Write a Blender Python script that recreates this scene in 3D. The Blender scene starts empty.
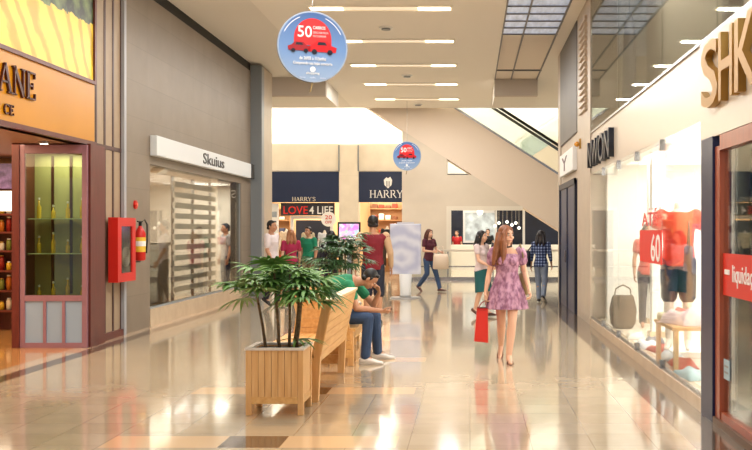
import bpy, bmesh, math, random
from mathutils import Vector, Matrix, Quaternion
R = random.Random(7)
SC = bpy.context.scene
COL = SC.collection
F = 1050.0                      # focal length in pixels (752 wide frame)
EYE = 1.6

# ------------------------------------------------------------------ materials
def lin(c):
    return tuple(((v/255)/12.92 if v/255 <= .04045 else ((v/255+.055)/1.055)**2.4) for v in c) + (1,)
MATS = {}
def nodes_of(name):
    m = bpy.data.materials.new(name); m.use_nodes = True
    nt = m.node_tree
    return m, nt, nt.nodes['Principled BSDF']
def mat(name, rgb, rough=.5, metal=0, emit=0, var=0, scale=6, spec=.5, bump=0, rgb2=None, alpha=1, stretch=(1,1,1)):
    if name in MATS: return MATS[name]
    m, nt, p = nodes_of(name)
    p.inputs['Base Color'].default_value = lin(rgb)
    p.inputs['Roughness'].default_value = rough
    p.inputs['Metallic'].default_value = metal
    p.inputs['Specular IOR Level'].default_value = spec
    if alpha < 1: p.inputs['Alpha'].default_value = alpha
    if emit:
        p.inputs['Emission Color'].default_value = lin(rgb)
        p.inputs['Emission Strength'].default_value = emit
    if var or rgb2 or bump:
        tc = nt.nodes.new('ShaderNodeTexCoord'); mp = nt.nodes.new('ShaderNodeMapping')
        mp.inputs['Scale'].default_value = stretch
        nt.links.new(tc.outputs['Object'], mp.inputs['Vector'])
        n = nt.nodes.new('ShaderNodeTexNoise'); n.inputs['Scale'].default_value = scale
        n.inputs['Detail'].default_value = 5
        nt.links.new(mp.outputs[0], n.inputs['Vector'])
        r = nt.nodes.new('ShaderNodeValToRGB')
        c = lin(rgb)
        c2 = lin(rgb2) if rgb2 else tuple(v*(1-var) for v in c[:3])+(1,)
        r.color_ramp.elements[0].position = .35; r.color_ramp.elements[1].position = .65
        r.color_ramp.elements[0].color = c2; r.color_ramp.elements[1].color = c
        nt.links.new(n.outputs['Fac'], r.inputs['Fac'])
        nt.links.new(r.outputs['Color'], p.inputs['Base Color'])
        if emit: nt.links.new(r.outputs['Color'], p.inputs['Emission Color'])
        if bump:
            b = nt.nodes.new('ShaderNodeBump'); b.inputs['Strength'].default_value = bump
            nt.links.new(n.outputs['Fac'], b.inputs['Height']); nt.links.new(b.outputs[0], p.inputs['Normal'])
    MATS[name] = m
    return m
def glass(name, tint=(255,255,255), refl=.12, rough=.02):
    if name in MATS: return MATS[name]
    m = bpy.data.materials.new(name); m.use_nodes = True; nt = m.node_tree; nt.nodes.clear()
    o = nt.nodes.new('ShaderNodeOutputMaterial'); mx = nt.nodes.new('ShaderNodeMixShader')
    t = nt.nodes.new('ShaderNodeBsdfTransparent'); t.inputs[0].default_value = lin(tint)
    g = nt.nodes.new('ShaderNodeBsdfGlossy'); g.inputs['Roughness'].default_value = rough
    fr = nt.nodes.new('ShaderNodeFresnel'); fr.inputs['IOR'].default_value = 1.45
    ma = nt.nodes.new('ShaderNodeMath'); ma.operation = 'MULTIPLY_ADD'; ma.inputs[1].default_value = .42; ma.inputs[2].default_value = refl
    ma.use_clamp = True
    nt.links.new(fr.outputs[0], ma.inputs[0]); nt.links.new(ma.outputs[0], mx.inputs[0])
    nt.links.new(t.outputs[0], mx.inputs[1]); nt.links.new(g.outputs[0], mx.inputs[2]); nt.links.new(mx.outputs[0], o.inputs[0])
    MATS[name] = m
    return m

def tile_mat(name, rgb, axes, w, h, rough=.5, joint=.82, var=.08, offset=0, spec=.5, jw=.006):
    """stone slabs with fine joints, laid on the plane of the two named axes"""
    m, nt, p = nodes_of(name)
    L = nt.links.new
    geo = nt.nodes.new('ShaderNodeNewGeometry'); sp = nt.nodes.new('ShaderNodeSeparateXYZ'); cb = nt.nodes.new('ShaderNodeCombineXYZ')
    L(geo.outputs['Position'], sp.inputs[0]); L(sp.outputs[axes[0]], cb.inputs[0]); L(sp.outputs[axes[1]], cb.inputs[1])
    b = nt.nodes.new('ShaderNodeTexBrick'); b.offset = offset
    b.inputs['Scale'].default_value = 1; b.inputs['Brick Width'].default_value = w; b.inputs['Row Height'].default_value = h
    b.inputs['Mortar Size'].default_value = jw
    c = lin(rgb)
    b.inputs['Color1'].default_value = c; b.inputs['Color2'].default_value = tuple(v*(1-var) for v in c[:3])+(1,)
    b.inputs['Mortar'].default_value = tuple(v*joint for v in c[:3])+(1,)
    n = nt.nodes.new('ShaderNodeTexNoise'); n.inputs['Scale'].default_value = 2.5; n.inputs['Detail'].default_value = 8
    mx = nt.nodes.new('ShaderNodeMixRGB'); mx.blend_type = 'MULTIPLY'; mx.inputs['Fac'].default_value = .35
    rr = nt.nodes.new('ShaderNodeValToRGB'); rr.color_ramp.elements[0].position = .3; rr.color_ramp.elements[1].position = .7
    rr.color_ramp.elements[0].color = (.7,.68,.64,1); rr.color_ramp.elements[1].color = (1,1,1,1)
    L(cb.outputs[0], b.inputs['Vector']); L(geo.outputs['Position'], n.inputs['Vector']); L(n.outputs['Fac'], rr.inputs[0])
    L(b.outputs['Color'], mx.inputs[1]); L(rr.outputs[0], mx.inputs[2]); L(mx.outputs[0], p.inputs['Base Color'])
    p.inputs['Roughness'].default_value = rough; p.inputs['Specular IOR Level'].default_value = spec
    MATS[name] = m
    return m

def floor_mat():
    m, nt, p = nodes_of('polished_floor_stone')
    L = nt.links.new
    geo = nt.nodes.new('ShaderNodeNewGeometry'); sp = nt.nodes.new('ShaderNodeSeparateXYZ'); L(geo.outputs['Position'], sp.inputs[0])
    X, Y = sp.outputs[0], sp.outputs[1]
    def M(op, a, b=None, c=None):
        n = nt.nodes.new('ShaderNodeMath'); n.operation = op
        for i, v in enumerate((a, b, c)):
            if v is None: continue
            if isinstance(v, (int, float)): n.inputs[i].default_value = v
            else: L(v, n.inputs[i])
        return n.outputs[0]
    def between(v, a, b): return M('MULTIPLY', M('GREATER_THAN', v, a), M('LESS_THAN', v, b))
    def mix(a, b, f, mode='MIX'):
        n = nt.nodes.new('ShaderNodeMixRGB'); n.blend_type = mode
        for i, v in ((0, f), (1, a), (2, b)):
            if isinstance(v, (int, float)): n.inputs[i].default_value = v
            elif isinstance(v, tuple): n.inputs[i].default_value = v
            else: L(v, n.inputs[i])
        return n.outputs[0]
    br = nt.nodes.new('ShaderNodeTexBrick'); br.offset = 0
    br.inputs['Scale'].default_value = 1; br.inputs['Brick Width'].default_value = .46; br.inputs['Row Height'].default_value = .46
    br.inputs['Mortar Size'].default_value = .004
    c = lin((200,183,156))
    br.inputs['Color1'].default_value = c; br.inputs['Color2'].default_value = lin((192,174,146)); br.inputs['Mortar'].default_value = lin((172,152,124))
    L(geo.outputs['Position'], br.inputs['Vector'])
    n = nt.nodes.new('ShaderNodeTexNoise'); n.inputs['Scale'].default_value = 3; n.inputs['Detail'].default_value = 8; L(geo.outputs['Position'], n.inputs['Vector'])
    rr = nt.nodes.new('ShaderNodeValToRGB'); rr.color_ramp.elements[0].position = .3; rr.color_ramp.elements[1].position = .7
    rr.color_ramp.elements[0].color = (.78,.76,.72,1); rr.color_ramp.elements[1].color = (1,1,1,1); L(n.outputs['Fac'], rr.inputs[0])
    base = mix(br.outputs['Color'], rr.outputs[0], .6, 'MULTIPLY')
    u = M('PINGPONG', M('SUBTRACT', Y, 7.97), 1.275)          # 0 at each cross band
    band = M('LESS_THAN', u, .22)
    cream = M('MULTIPLY', band, between(X, -2.75, -.55))
    dark = M('MULTIPLY', band, between(X, -1.87, -1.41))
    col = mix(base, lin((226,192,150)), cream)
    col = mix(col, lin((92,74,58)), dark)
    edge = M('MAXIMUM', between(X, 1.66, 2.6), between(X, -5.17, -4.95))
    col = mix(col, lin((104,88,72)), edge)
    kerb = between(X, -5.40, -5.17)
    col = mix(col, lin((205,178,148)), kerb)
    shop = M('LESS_THAN', X, -5.40)
    shop = M('MULTIPLY', shop, M('LESS_THAN', Y, 26))
    col = mix(col, lin((196,140,84)), shop)
    L(col, p.inputs['Base Color'])
    p.inputs['Roughness'].default_value = .11
    p.inputs['Specular IOR Level'].default_value = .8
    p.inputs['Coat Weight'].default_value = .35; p.inputs['Coat Roughness'].default_value = .05
    b = nt.nodes.new('ShaderNodeBump'); b.inputs['Strength'].default_value = .015
    L(n.outputs['Fac'], b.inputs['Height']); L(b.outputs[0], p.inputs['Normal'])
    return m

def plaid_mat():
    m, nt, p = nodes_of('blue_plaid_cloth'); L = nt.links.new
    tc = nt.nodes.new('ShaderNodeTexCoord')
    outs = []
    for d in ('X', 'Z'):
        w = nt.nodes.new('ShaderNodeTexWave'); w.bands_direction = d; w.inputs['Scale'].default_value = 5; L(tc.outputs['Object'], w.inputs['Vector']); outs.append(w.outputs['Fac'])
    mu = nt.nodes.new('ShaderNodeMath'); mu.operation = 'ADD'; L(outs[0], mu.inputs[0]); L(outs[1], mu.inputs[1])
    r = nt.nodes.new('ShaderNodeValToRGB'); r.color_ramp.elements[0].position = .2; r.color_ramp.elements[0].color = lin((28,36,66))
    r.color_ramp.elements[1].position = .9; r.color_ramp.elements[1].color = lin((150,164,196))
    e = r.color_ramp.elements.new(.6); e.color = lin((66,84,128))
    hv = nt.nodes.new('ShaderNodeMath'); hv.operation = 'MULTIPLY'; hv.inputs[1].default_value = .5; L(mu.outputs[0], hv.inputs[0])
    L(hv.outputs[0], r.inputs[0]); L(r.outputs[0], p.inputs['Base Color']); p.inputs['Roughness'].default_value = .8
    return m

def field_mat():
    """poster: rows of yellow blossom running up a slope, dark green trees above"""
    m, nt, p = nodes_of('flower_field_poster'); L = nt.links.new
    geo = nt.nodes.new('ShaderNodeNewGeometry'); sp = nt.nodes.new('ShaderNodeSeparateXYZ'); L(geo.outputs['Position'], sp.inputs[0])
    def M(op, a, b=None):
        n = nt.nodes.new('ShaderNodeMath'); n.operation = op
        for i, v in enumerate((a, b)):
            if v is None: continue
            if isinstance(v, (int, float)): n.inputs[i].default_value = v
            else: L(v, n.inputs[i])
        return n.outputs[0]
    Y, Z = sp.outputs[1], sp.outputs[2]
    w = nt.nodes.new('ShaderNodeTexWave'); w.inputs['Scale'].default_value = .55; w.inputs['Distortion'].default_value = 7; w.inputs['Detail'].default_value = 6; w.inputs['Detail Scale'].default_value = 1.5
    cb = nt.nodes.new('ShaderNodeCombineXYZ'); L(M('ADD', M('MULTIPLY', Y, 1.2), M('MULTIPLY', Z, .9)), cb.inputs[0]); L(Z, cb.inputs[1])
    L(cb.outputs[0], w.inputs['Vector'])
    r = nt.nodes.new('ShaderNodeValToRGB'); r.color_ramp.elements[0].color = lin((186,150,34)); r.color_ramp.elements[0].position = .08
    r.color_ramp.elements[1].position = .4; r.color_ramp.elements[1].color = lin((224,192,64)); L(w.outputs['Fac'], r.inputs[0])
    n = nt.nodes.new('ShaderNodeTexNoise'); n.inputs['Scale'].default_value = 4; n.inputs['Detail'].default_value = 6; L(geo.outputs['Position'], n.inputs['Vector'])
    g = nt.nodes.new('ShaderNodeValToRGB'); g.color_ramp.elements[0].color = lin((28,34,22)); g.color_ramp.elements[0].position = .4
    g.color_ramp.elements[1].color = lin((110,126,74)); g.color_ramp.elements[1].position = .7; L(n.outputs['Fac'], g.inputs[0])
    top = M('GREATER_THAN', M('ADD', Z, M('MULTIPLY', M('SUBTRACT', n.outputs['Fac'], .5), .25)), 4.50)
    mx = nt.nodes.new('ShaderNodeMixRGB'); L(top, mx.inputs[0]); L(r.outputs[0], mx.inputs[1]); L(g.outputs[0], mx.inputs[2])
    L(mx.outputs[0], p.inputs['Base Color']); p.inputs['Roughness'].default_value = .35
    L(mx.outputs[0], p.inputs['Emission Color']); p.inputs['Emission Strength'].default_value = .42    # back-lit poster
    return m

# ------------------------------------------------------------------ mesh helpers
def BM(): return bmesh.new()
def box(bm, x0, x1, y0, y1, z0, z1, bev=0):
    vs = [bm.verts.new((x, y, z)) for x in (x0, x1) for y in (y0, y1) for z in (z0, z1)]
    fs = [(0,1,3,2), (4,6,7,5), (0,4,5,1), (2,3,7,6), (0,2,6,4), (1,5,7,3)]
    faces = [bm.faces.new([vs[i] for i in f]) for f in fs]
    if bev:
        es = list({e for f in faces for e in f.edges})
        bmesh.ops.bevel(bm, geom=es, offset=bev, segments=2, affect='EDGES', profile=.5)
    return bm
def prism(bm, pts, axis, a0, a1):
    """polygon in the other two axes extruded along axis"""
    def mk(p, a):
        return {'x': (a, p[0], p[1]), 'y': (p[0], a, p[1]), 'z': (p[0], p[1], a)}[axis]
    v0 = [bm.verts.new(mk(p, a0)) for p in pts]; v1 = [bm.verts.new(mk(p, a1)) for p in pts]
    bm.faces.new(v0); bm.faces.new(v1[::-1])
    n = len(pts)
    for i in range(n): bm.faces.new((v0[i], v1[i], v1[(i+1) % n], v0[(i+1) % n]))
    return bm
def loft(bm, cs, rs, xax=(1,0,0), n=16, wave=None):
    cs = [Vector(c) for c in cs]; xa0 = Vector(xax); rings = []
    for i, c in enumerate(cs):
        d = (cs[min(i+1, len(cs)-1)] - cs[max(i-1, 0)])
        if d.length < 1e-7: d = Vector((0,0,1))
        d.normalize()
        xa = xa0 - d*xa0.dot(d)
        if xa.length < 1e-3: xa = Vector((0,1,0)) - d*d.y
        xa.normalize(); ya = d.cross(xa)
        rx, ry = rs[i] if isinstance(rs[i], (tuple, list)) else (rs[i], rs[i])
        ring = []
        for k in range(n):
            a = 2*math.pi*k/n; f = 1 + (wave[i]*math.cos(wave[-1]*a) if wave else 0)
            ring.append(bm.verts.new(c + xa*(rx*f*math.cos(a)) + ya*(ry*f*math.sin(a))))
        rings.append(ring)
    for a, b in zip(rings, rings[1:]):
        for k in range(n): bm.faces.new((a[k], a[(k+1) % n], b[(k+1) % n], b[k]))
    bm.faces.new(rings[0][::-1]); bm.faces.new(rings[-1])
    return bm
def cap(bm, p0, p1, r0, r1=None, n=12):
    r1 = r0 if r1 is None else r1
    p0, p1 = Vector(p0), Vector(p1); d = (p1-p0)
    if d.length < 1e-6: d = Vector((0,0,1e-4))
    d.normalize(); cs = []; rs = []
    for a in (80, 50, 20): cs.append(p0 - d*r0*math.sin(math.radians(a))); rs.append(r0*math.cos(math.radians(a)))
    cs += [p0, p1]; rs += [r0, r1]
    for a in (20, 50, 80): cs.append(p1 + d*r1*math.sin(math.radians(a))); rs.append(r1*math.cos(math.radians(a)))
    # consistent frame
    xa = Vector((1,0,0)) if abs(d.x) < .8 else Vector((0,1,0))
    return loft(bm, cs, rs, xa, n)
def cyl(bm, p0, p1, r0, r1=None, n=16):
    r1 = r0 if r1 is None else r1
    d = Vector(p1)-Vector(p0); xa = (1,0,0) if abs(d.normalized().x) < .8 else (0,1,0)
    return loft(bm, [p0, p1], [r0, r1], xa, n)
def tube(bm, pts, r, n=8):
    xa = (1,0,0) if abs((Vector(pts[-1])-Vector(pts[0])).normalized().x) < .8 else (0,1,0)
    return loft(bm, pts, [r]*len(pts) if not isinstance(r, list) else r, xa, n)
def ell(bm, c, r, rot=None, seg=16, rng=10):
    M = Matrix.Translation(Vector(c)) @ (rot.to_4x4() if rot else Matrix.Identity(4)) @ Matrix.Diagonal((r[0], r[1], r[2], 1))
    bmesh.ops.create_uvsphere(bm, u_segments=seg, v_segments=rng, radius=1, matrix=M)
    return bm

ROOT = {}
def obj(name, bm, m, parent=None, local=False, smooth=False):
    me = bpy.data.meshes.new(name)
    if parent is not None and not local and parent in ROOT:
        bmesh.ops.transform(bm, matrix=ROOT[parent].inverted(), verts=bm.verts)
    bmesh.ops.recalc_face_normals(bm, faces=bm.faces)
    bm.to_mesh(me); bm.free()
    if isinstance(m, str): m = MATS[m]
    me.materials.append(m)
    if smooth: me.shade_smooth()
    o = bpy.data.objects.new(name, me); COL.objects.link(o)
    if parent is not None:
        o.parent = parent
        if parent in ROOT: ROOT[o] = ROOT[parent]
    return o
def tag(o, label, cat, group=None, kind=None):
    o['label'] = label; o['category'] = cat
    if group: o['group'] = group
    if kind: o['kind'] = kind
    return o
def thing(name, label, cat, loc=(0,0,0), rz=0, group=None):
    o = bpy.data.objects.new(name, None); COL.objects.link(o); o.empty_display_size = .1
    o.location = loc; o.rotation_euler = (0,0,rz)
    ROOT[o] = Matrix.Translation(Vector(loc)) @ Matrix.Rotation(rz, 4, 'Z')
    return tag(o, label, cat, group)
def struct(name, bm, m, parent=None):
    o = obj(name, bm, m, parent)
    if parent is None: o['kind'] = 'structure'
    return o
def remesh(name, bm, m, parent, voxel=.008, smooth=4):
    me = bpy.data.meshes.new(name); bmesh.ops.recalc_face_normals(bm, faces=bm.faces); bm.to_mesh(me); bm.free()
    t = bpy.data.objects.new('tmp', me); COL.objects.link(t)
    r = t.modifiers.new('r', 'REMESH'); r.mode = 'VOXEL'; r.voxel_size = voxel
    s = t.modifiers.new('s', 'SMOOTH'); s.iterations = smooth; s.factor = .5
    dg = bpy.context.evaluated_depsgraph_get(); dg.update()
    me2 = bpy.data.meshes.new_from_object(t.evaluated_get(dg))
    bpy.data.objects.remove(t); bpy.data.meshes.remove(me)
    me2.name = name; me2.materials.clear()
    me2.materials.append(MATS[m] if isinstance(m, str) else m); me2.shade_smooth()
    o = bpy.data.objects.new(name, me2); COL.objects.link(o)
    if parent: o.parent = parent
    return o
def frame(o, u, v):
    o, u, v = Vector(o), Vector(u).normalized(), Vector(v).normalized(); n = u.cross(v)
    M = Matrix((u, v, n)).transposed().to_4x4(); M.translation = o
    return M
def text(name, body, size, org, u, v, m, parent=None, ext=.004, width=None, align='LEFT', local=False):
    cu = bpy.data.curves.new('t', 'FONT'); cu.body = body; cu.size = size; cu.extrude = ext; cu.align_x = align
    cu.resolution_u = 3; cu.offset = size*.008
    t = bpy.data.objects.new('t', cu); COL.objects.link(t)
    dg = bpy.context.evaluated_depsgraph_get(); dg.update()
    me = bpy.data.meshes.new_from_object(t.evaluated_get(dg)); bpy.data.objects.remove(t)
    bm = BM(); bm.from_mesh(me); bpy.data.meshes.remove(me)
    if width:
        xs = [q.co.x for q in bm.verts]; w = max(xs)-min(xs)
        bmesh.ops.scale(bm, vec=(width/w, 1, 1), verts=bm.verts)
    bmesh.ops.transform(bm, matrix=frame(org, u, v), verts=bm.verts)
    return obj(name, bm, m, parent, local)
# a small roman alphabet: strokes (x0,y0,x1,y1,thick) + arcs, letters in a 1 high cell
SER = {'A': ([(.05,0,.42,1,.07),(.42,1,.8,0,.15),(.18,.36,.66,.36,.06),(-.06,.02,.2,.02,.05),(.62,.02,.98,.02,.05)], [], .92),
 'N': ([(.14,0,.14,1,.07),(.12,1,.78,0,.15),(.78,0,.78,1,.07),(0,.02,.28,.02,.05),(0,.98,.22,.98,.05),(.64,.98,.92,.98,.05)], [], .92),
 'E': ([(.16,0,.16,1,.15),(.03,.025,.7,.025,.06),(.03,.975,.68,.975,.06),(.16,.5,.52,.5,.06),(.7,0,.7,.24,.05),(.68,.78,.68,1,.05),(.52,.38,.52,.62,.05)], [], .76),
 'C': ([(.83,.72,.83,1,.05)], [(.46,.5,.4,.47,.6,5.7)], .9),
 'H': ([(.16,0,.16,1,.15),(.78,0,.78,1,.15),(.16,.5,.78,.5,.06),(0,.02,.32,.02,.05),(0,.98,.32,.98,.05),(.62,.02,.94,.02,.05),(.62,.98,.94,.98,.05)], [], .96),
 'R': ([(.16,0,.16,1,.15),(0,.02,.32,.02,.05),(0,.98,.4,.98,.05),(.3,.5,.4,.5,.06),(.42,.5,.84,0,.14),(.74,.02,.96,.02,.05)], [(.4,.74,.26,.24,-1.57,1.57)], .92),
 'Y': ([(.05,1,.42,.46,.13),(.78,1,.42,.46,.07),(.42,0,.42,.5,.14),(.26,.02,.58,.02,.05),(-.06,.98,.22,.98,.05),(.64,.98,.92,.98,.05)], [], .86),
 'S': ([(.62,.74,.62,1,.05),(.04,0,.04,.26,.05)], [(.33,.75,.25,.22,.5,4.71),(.33,.27,.27,.24,-2.7,1.57)], .68),
 "'": ([(.1,.72,.1,1,.08)], [], .22), ' ': ([], [], .4)}
def serif(name, body, h, org, u, v, m, parent, ext=.02, wscale=1):
    bm = BM(); x = 0
    for ch in body:
        st, arcs, adv = SER[ch]
        def bar(x0, y0, x1, y1, t):
            d = Vector((x1-x0, y1-y0)).normalized(); q = Vector((-d.y, d.x))*t/2
            a, b = Vector((x0, y0)), Vector((x1, y1))
            prism(bm, [((x+w.x)*h*wscale, w.y*h) for w in (a+q, a-q, b-q, b+q)], 'z', 0, ext)
        for s in st: bar(*s)
        for (cx, cy, rx, ry, a0, a1) in arcs:
            P = [(cx+rx*math.cos(a0+(a1-a0)*i/12), cy+ry*math.sin(a0+(a1-a0)*i/12)) for i in range(13)]
            for p, q in zip(P, P[1:]): bar(p[0], p[1], q[0], q[1], .12)
        x += adv+.06
    bmesh.ops.transform(bm, matrix=frame(org, u, v), verts=bm.verts)
    return obj(name, bm, m, parent)
def area(name, loc, sx, sy, power, rgb=(1,.93,.82), rot=(0,0,0), spread=None):
    l = bpy.data.lights.new(name, 'AREA'); l.shape = 'RECTANGLE'; l.size = sx; l.size_y = sy; l.energy = power; l.color = rgb
    if spread: l.spread = spread
    o = bpy.data.objects.new(name, l); COL.objects.link(o); o.location = loc; o.rotation_euler = rot
    return o
def disc_mesh(org, u, v, r, th, n=48, sx=1, bm=None):
    bm = bm or BM()
    prism(bm, [(r*sx*math.cos(2*math.pi*k/n), r*math.sin(2*math.pi*k/n)) for k in range(n)], 'z', -th/2, th/2)
    bmesh.ops.transform(bm, matrix=frame(org, u, v), verts=bm.verts)
    return bm

# ------------------------------------------------------------------ palette
floor_m = floor_mat()
ceil_m = mat('ceiling_plaster', (242,236,226), .85)
ceil_side = mat('ceiling_side_plaster', (232,226,216), .85)
tile_l = tile_mat('brown_stone_cladding', (136,122,106), (1,2), 1.45, .57, .45, .80, .07)
tile_r = tile_mat('beige_stone_cladding', (196,180,162), (1,2), 1.3, .8, .35, .9, .04)
tile_f = tile_mat('pale_plaster_cladding', (230,220,202), (0,2), 2.4, 1.2, .6, .93, .03)
cream = mat('cream_marble', (214,190,160), .25, var=.1, scale=4)
greyp = mat('blue_grey_metal', (134,140,144), .35)
black = mat('black_gap', (20,18,17), .7)
navy = mat('navy_fascia', (26,40,72), .4)
white = mat('white_paint', (240,240,238), .45)
woodpl = mat('light_oak_slats', (236,190,132), .42, rgb2=(222,168,106), scale=5, stretch=(6,6,.5))
woodbn = mat('light_oak_bench', (236,188,122), .4, rgb2=(220,164,96), scale=5, stretch=(6,.5,6))
redwood = mat('reddish_lacquered_wood', (104,42,34), .35, var=.25, scale=5, stretch=(6,6,.6))
mauve = mat('mauve_painted_wood', (150,108,120), .4, var=.1)
glassc = glass('clear_glass', (250,252,251), .02)
glassd = glass('display_glass', (226,232,216), .03)
glassu = glass('reflective_upper_glass', (226,230,226), .16)
glassw = glass('window_glass_left', (226,228,224), .05)
steel = mat('brushed_steel', (170,170,172), .25, 1)
gold = mat('brushed_gold', (184,142,70), .4, .5)
red = mat('red_enamel', (206,30,22), .35)

# ------------------------------------------------------------------ setting
XL, XR, ZC = -5.35, 2.04, 5.64
struct('floor', box(BM(), -18, 12, -6, 60, -.2, 0), floor_m)
bm = BM()
box(bm, -3.85, .65, -6, 34.5, ZC, ZC+.25)
struct('ceiling', bm, ceil_m)
bm = BM()
box(bm, -5.6, -3.85, -6, 28, ZC+.06, ZC+.3)
box(bm, 1.8, 2.4, -6, 24.3, ZC, ZC+.3)
box(bm, -16, -3.85, 28.2, 30.7, 5.2, ZC+.3)
box(bm, .65, 1.8, 28.2, 30.7, 5.2, ZC+.3)
box(bm, 1.8, 9, 30.7, 34.5, ZC, ZC+.3)
box(bm, -16, -3.85, 30.7, 34.5, ZC, ZC+.3)
box(bm, .65, 1.8, 30.7, 34.5, ZC, ZC+.3)
box(bm, 1.8, 9, 24.3, 30.7, ZC, ZC+.3)
struct('ceiling_side', bm, ceil_side)
bm = BM()
box(bm, -7.5, -3.85, 28, 28.2, 5.2, ZC+.3); box(bm, .65, 1.8, 28, 28.2, 5.2, ZC+.3)
struct('trim_1', bm, mat('beam_plaster', (196,184,170), .7))

# skylight strip at the right: aluminium grid with daylit glass, plain panels further on
bm = BM()
for x in (.65, 1.08, 1.76): box(bm, x, x+.03, -6, 28, ZC-.01, ZC+.06)
y = -6
while y < 28.1:
    if y < 21.7: box(bm, .65, 1.8, y, y+.03, ZC-.004, ZC+.06)
    y += .673
box(bm, .65, 1.8, 26.4, 26.44, ZC-.015, ZC+.06)
grid = struct('trim_2', bm, mat('grey_ceiling_grid', (118,116,118), .5))
struct('window_1', box(BM(), .65, 1.8, -6, 21.6, ZC+.02, ZC+.05), mat('daylit_skylight_glass', (178,188,206), .25, emit=.55, var=.25, scale=1.6, stretch=(6,1,1)))
struct('ceiling_panel', box(BM(), .65, 1.8, 21.6, 28, ZC+.02, ZC+.05), mat('ceiling_panel_plaster', (226,214,200), .8))

# left wall
bm = BM()
box(bm, -5.6, XL, 16.1, 17.55, 0, 5.5)
box(bm, -5.6, XL, 17.55, 24.55, 2.72, 5.5)
box(bm, -5.6, XL, 24.55, 25.65, 0, 5.5)
box(bm, -5.6, XL, -6, 5.5, 0, 5.5)
struct('wall_left', bm, tile_l)
struct('baseboard_left', box(BM(), -5.6, XL+.012, 17.55, 24.55, 0, .29), cream)
struct('trim_3', box(BM(), -5.6, XL-.02, -6, 25.65, 5.5, ZC+.06), black)
struct('trim_4', box(BM(), XL, XL+.05, 16.1, 16.2, 0, 5.5), mat('pale_grey_edge_profile', (168,170,176), .4))
bm = BM(); box(bm, -5.7, -5.1, 25.66, 27.05, 0, ZC)
struct('wall_left_pier', bm, tile_mat('pier_stone', (188,172,150), (1,2), 1.4, .9, .4, .9, .03))
struct('trim_5', box(BM(), -5.349, -5.095, 25.6, 25.655, 0, ZC), greyp)
struct('trim_6', box(BM(), -5.15, -5.08, 25.61, 25.9, 0, ZC-.001), greyp)

# right wall
bm = BM()
box(bm, XR, 2.5, 17.85, 19.95, 0, ZC)
box(bm, XR+.03, 2.5, 19.95, 24.3, 2.62, ZC)
box(bm, XR, 2.5, 23.75, 24.3, 0, ZC)
box(bm, XR, 2.5, -6, 5.6, 0, ZC)
struct('wall_right', bm, tile_r)
struct('trim_7', box(BM(), XR-.005, XR+.03, 20.05, 23.7, 3.5, ZC-.02), mat('dark_bronze_panel', (92,86,82), .45, 0, var=.25, scale=.8))
bm = BM()
for k in range(14): prism(bm, [(18.3, 3.72+k*.12), (18.3, 3.80+k*.12), (18.25, 3.8+k*.12)], 'x', XR-.05, XR+.01); box(bm, XR-.05, XR, 18.25, 19.3, 3.72+k*.12, 3.75+k*.12)
lv = tag(obj('louvre_vent', bm, mat('vent_metal', (196,176,152), .4)), 'tall louvred vent grille high on the beige right-hand pier', 'vent')
# blue service door
d1 = struct('door_1', box(BM(), XR-.01, XR+.03, 20.15, 23.6, .0, 2.58), mat('deep_blue_door', (34,44,82), .35))
bm = BM(); box(bm, XR-.04, XR-.01, 20.1, 20.25, 0, 2.62); box(bm, XR-.04, XR-.01, 23.5, 23.65, 0, 2.62); box(bm, XR-.04, XR-.01, 20.1, 23.65, 2.5, 2.62); box(bm, XR-.03, XR-.01, 21.85, 21.9, 0, 2.5)
obj('door_frame', bm, mat('dark_blue_frame', (26,32,52), .4), d1)
obj('door_handle', cyl(BM(), (XR-.07, 21.7, .95), (XR-.07, 21.7, 1.2), .015), steel, d1)

# far wall of the atrium, ground floor, with openings for the two shops
bm = BM()
box(bm, -16, -8.2, 38, 38.4, 0, 4.7)
box(bm, -16, -2.3, 38, 38.4, 3.76, 4.7)
box(bm, -4.72, -4.02, 37.85, 38.4, 0, 4.7)
box(bm, -2.45, -2.3, 38, 38.4, 0, 4.7)
struct('wall_far', bm, tile_f)
bm = BM()
for x in (-4.72, -4.02): box(bm, x-.03, x+.02, 37.82, 37.86, 3.76, 4.7)
struct('trim_8', bm, greyp)
struct('wall_upper', box(BM(), -16, 14, 47, 47.3, 0, 14), mat('upper_gallery_white', (250,247,238), .8))
struct('wall_upper_ledge', box(BM(), -16, -2.3, 38.0, 47, 4.7, 4.78), mat('gallery_floor', (236,226,208), .6))
struct('wall_side_left', box(BM(), -16.3, -16, 24, 47, 0, 14), mat('side_white', (240,232,216), .8))
struct('wall_side_right', box(BM(), 9, 9.3, 24, 47, 0, 14), mat('side_white2', (226,226,214), .8))
struct('ceiling_atrium', box(BM(), -16, 9, 34.5, 47.3, 12, 12.2), mat('atrium_ceiling', (245,240,230), .8))
struct('wall_upper_front', box(BM(), -16, 9, 34.3, 34.5, ZC+.25, 12), mat('atrium_front', (238,230,216), .8))
# atrium skylights: real daylight lamps
area('skylight_lamp', (-7.5, 41, 11.9), 12, 9, 2900, (1,.98,.95))
area('skylight_lamp', (3, 41, 11.9), 8, 9, 1500, (1,.98,.94))

# back wall beyond the railing (dark shopfront with white frames) at Y=44
bm = BM(); box(bm, -2.3, 9, 44, 44.4, 0, 4.0)
struct('wall_back', bm, mat('midnight_panels', (26,36,58), .4, var=.3, scale=2))
struct('wall_back_upper', box(BM(), -2.3, 9, 43.98, 44.4, 4.0, 6.9), mat('pale_green_grey', (206,208,198), .7))

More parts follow.
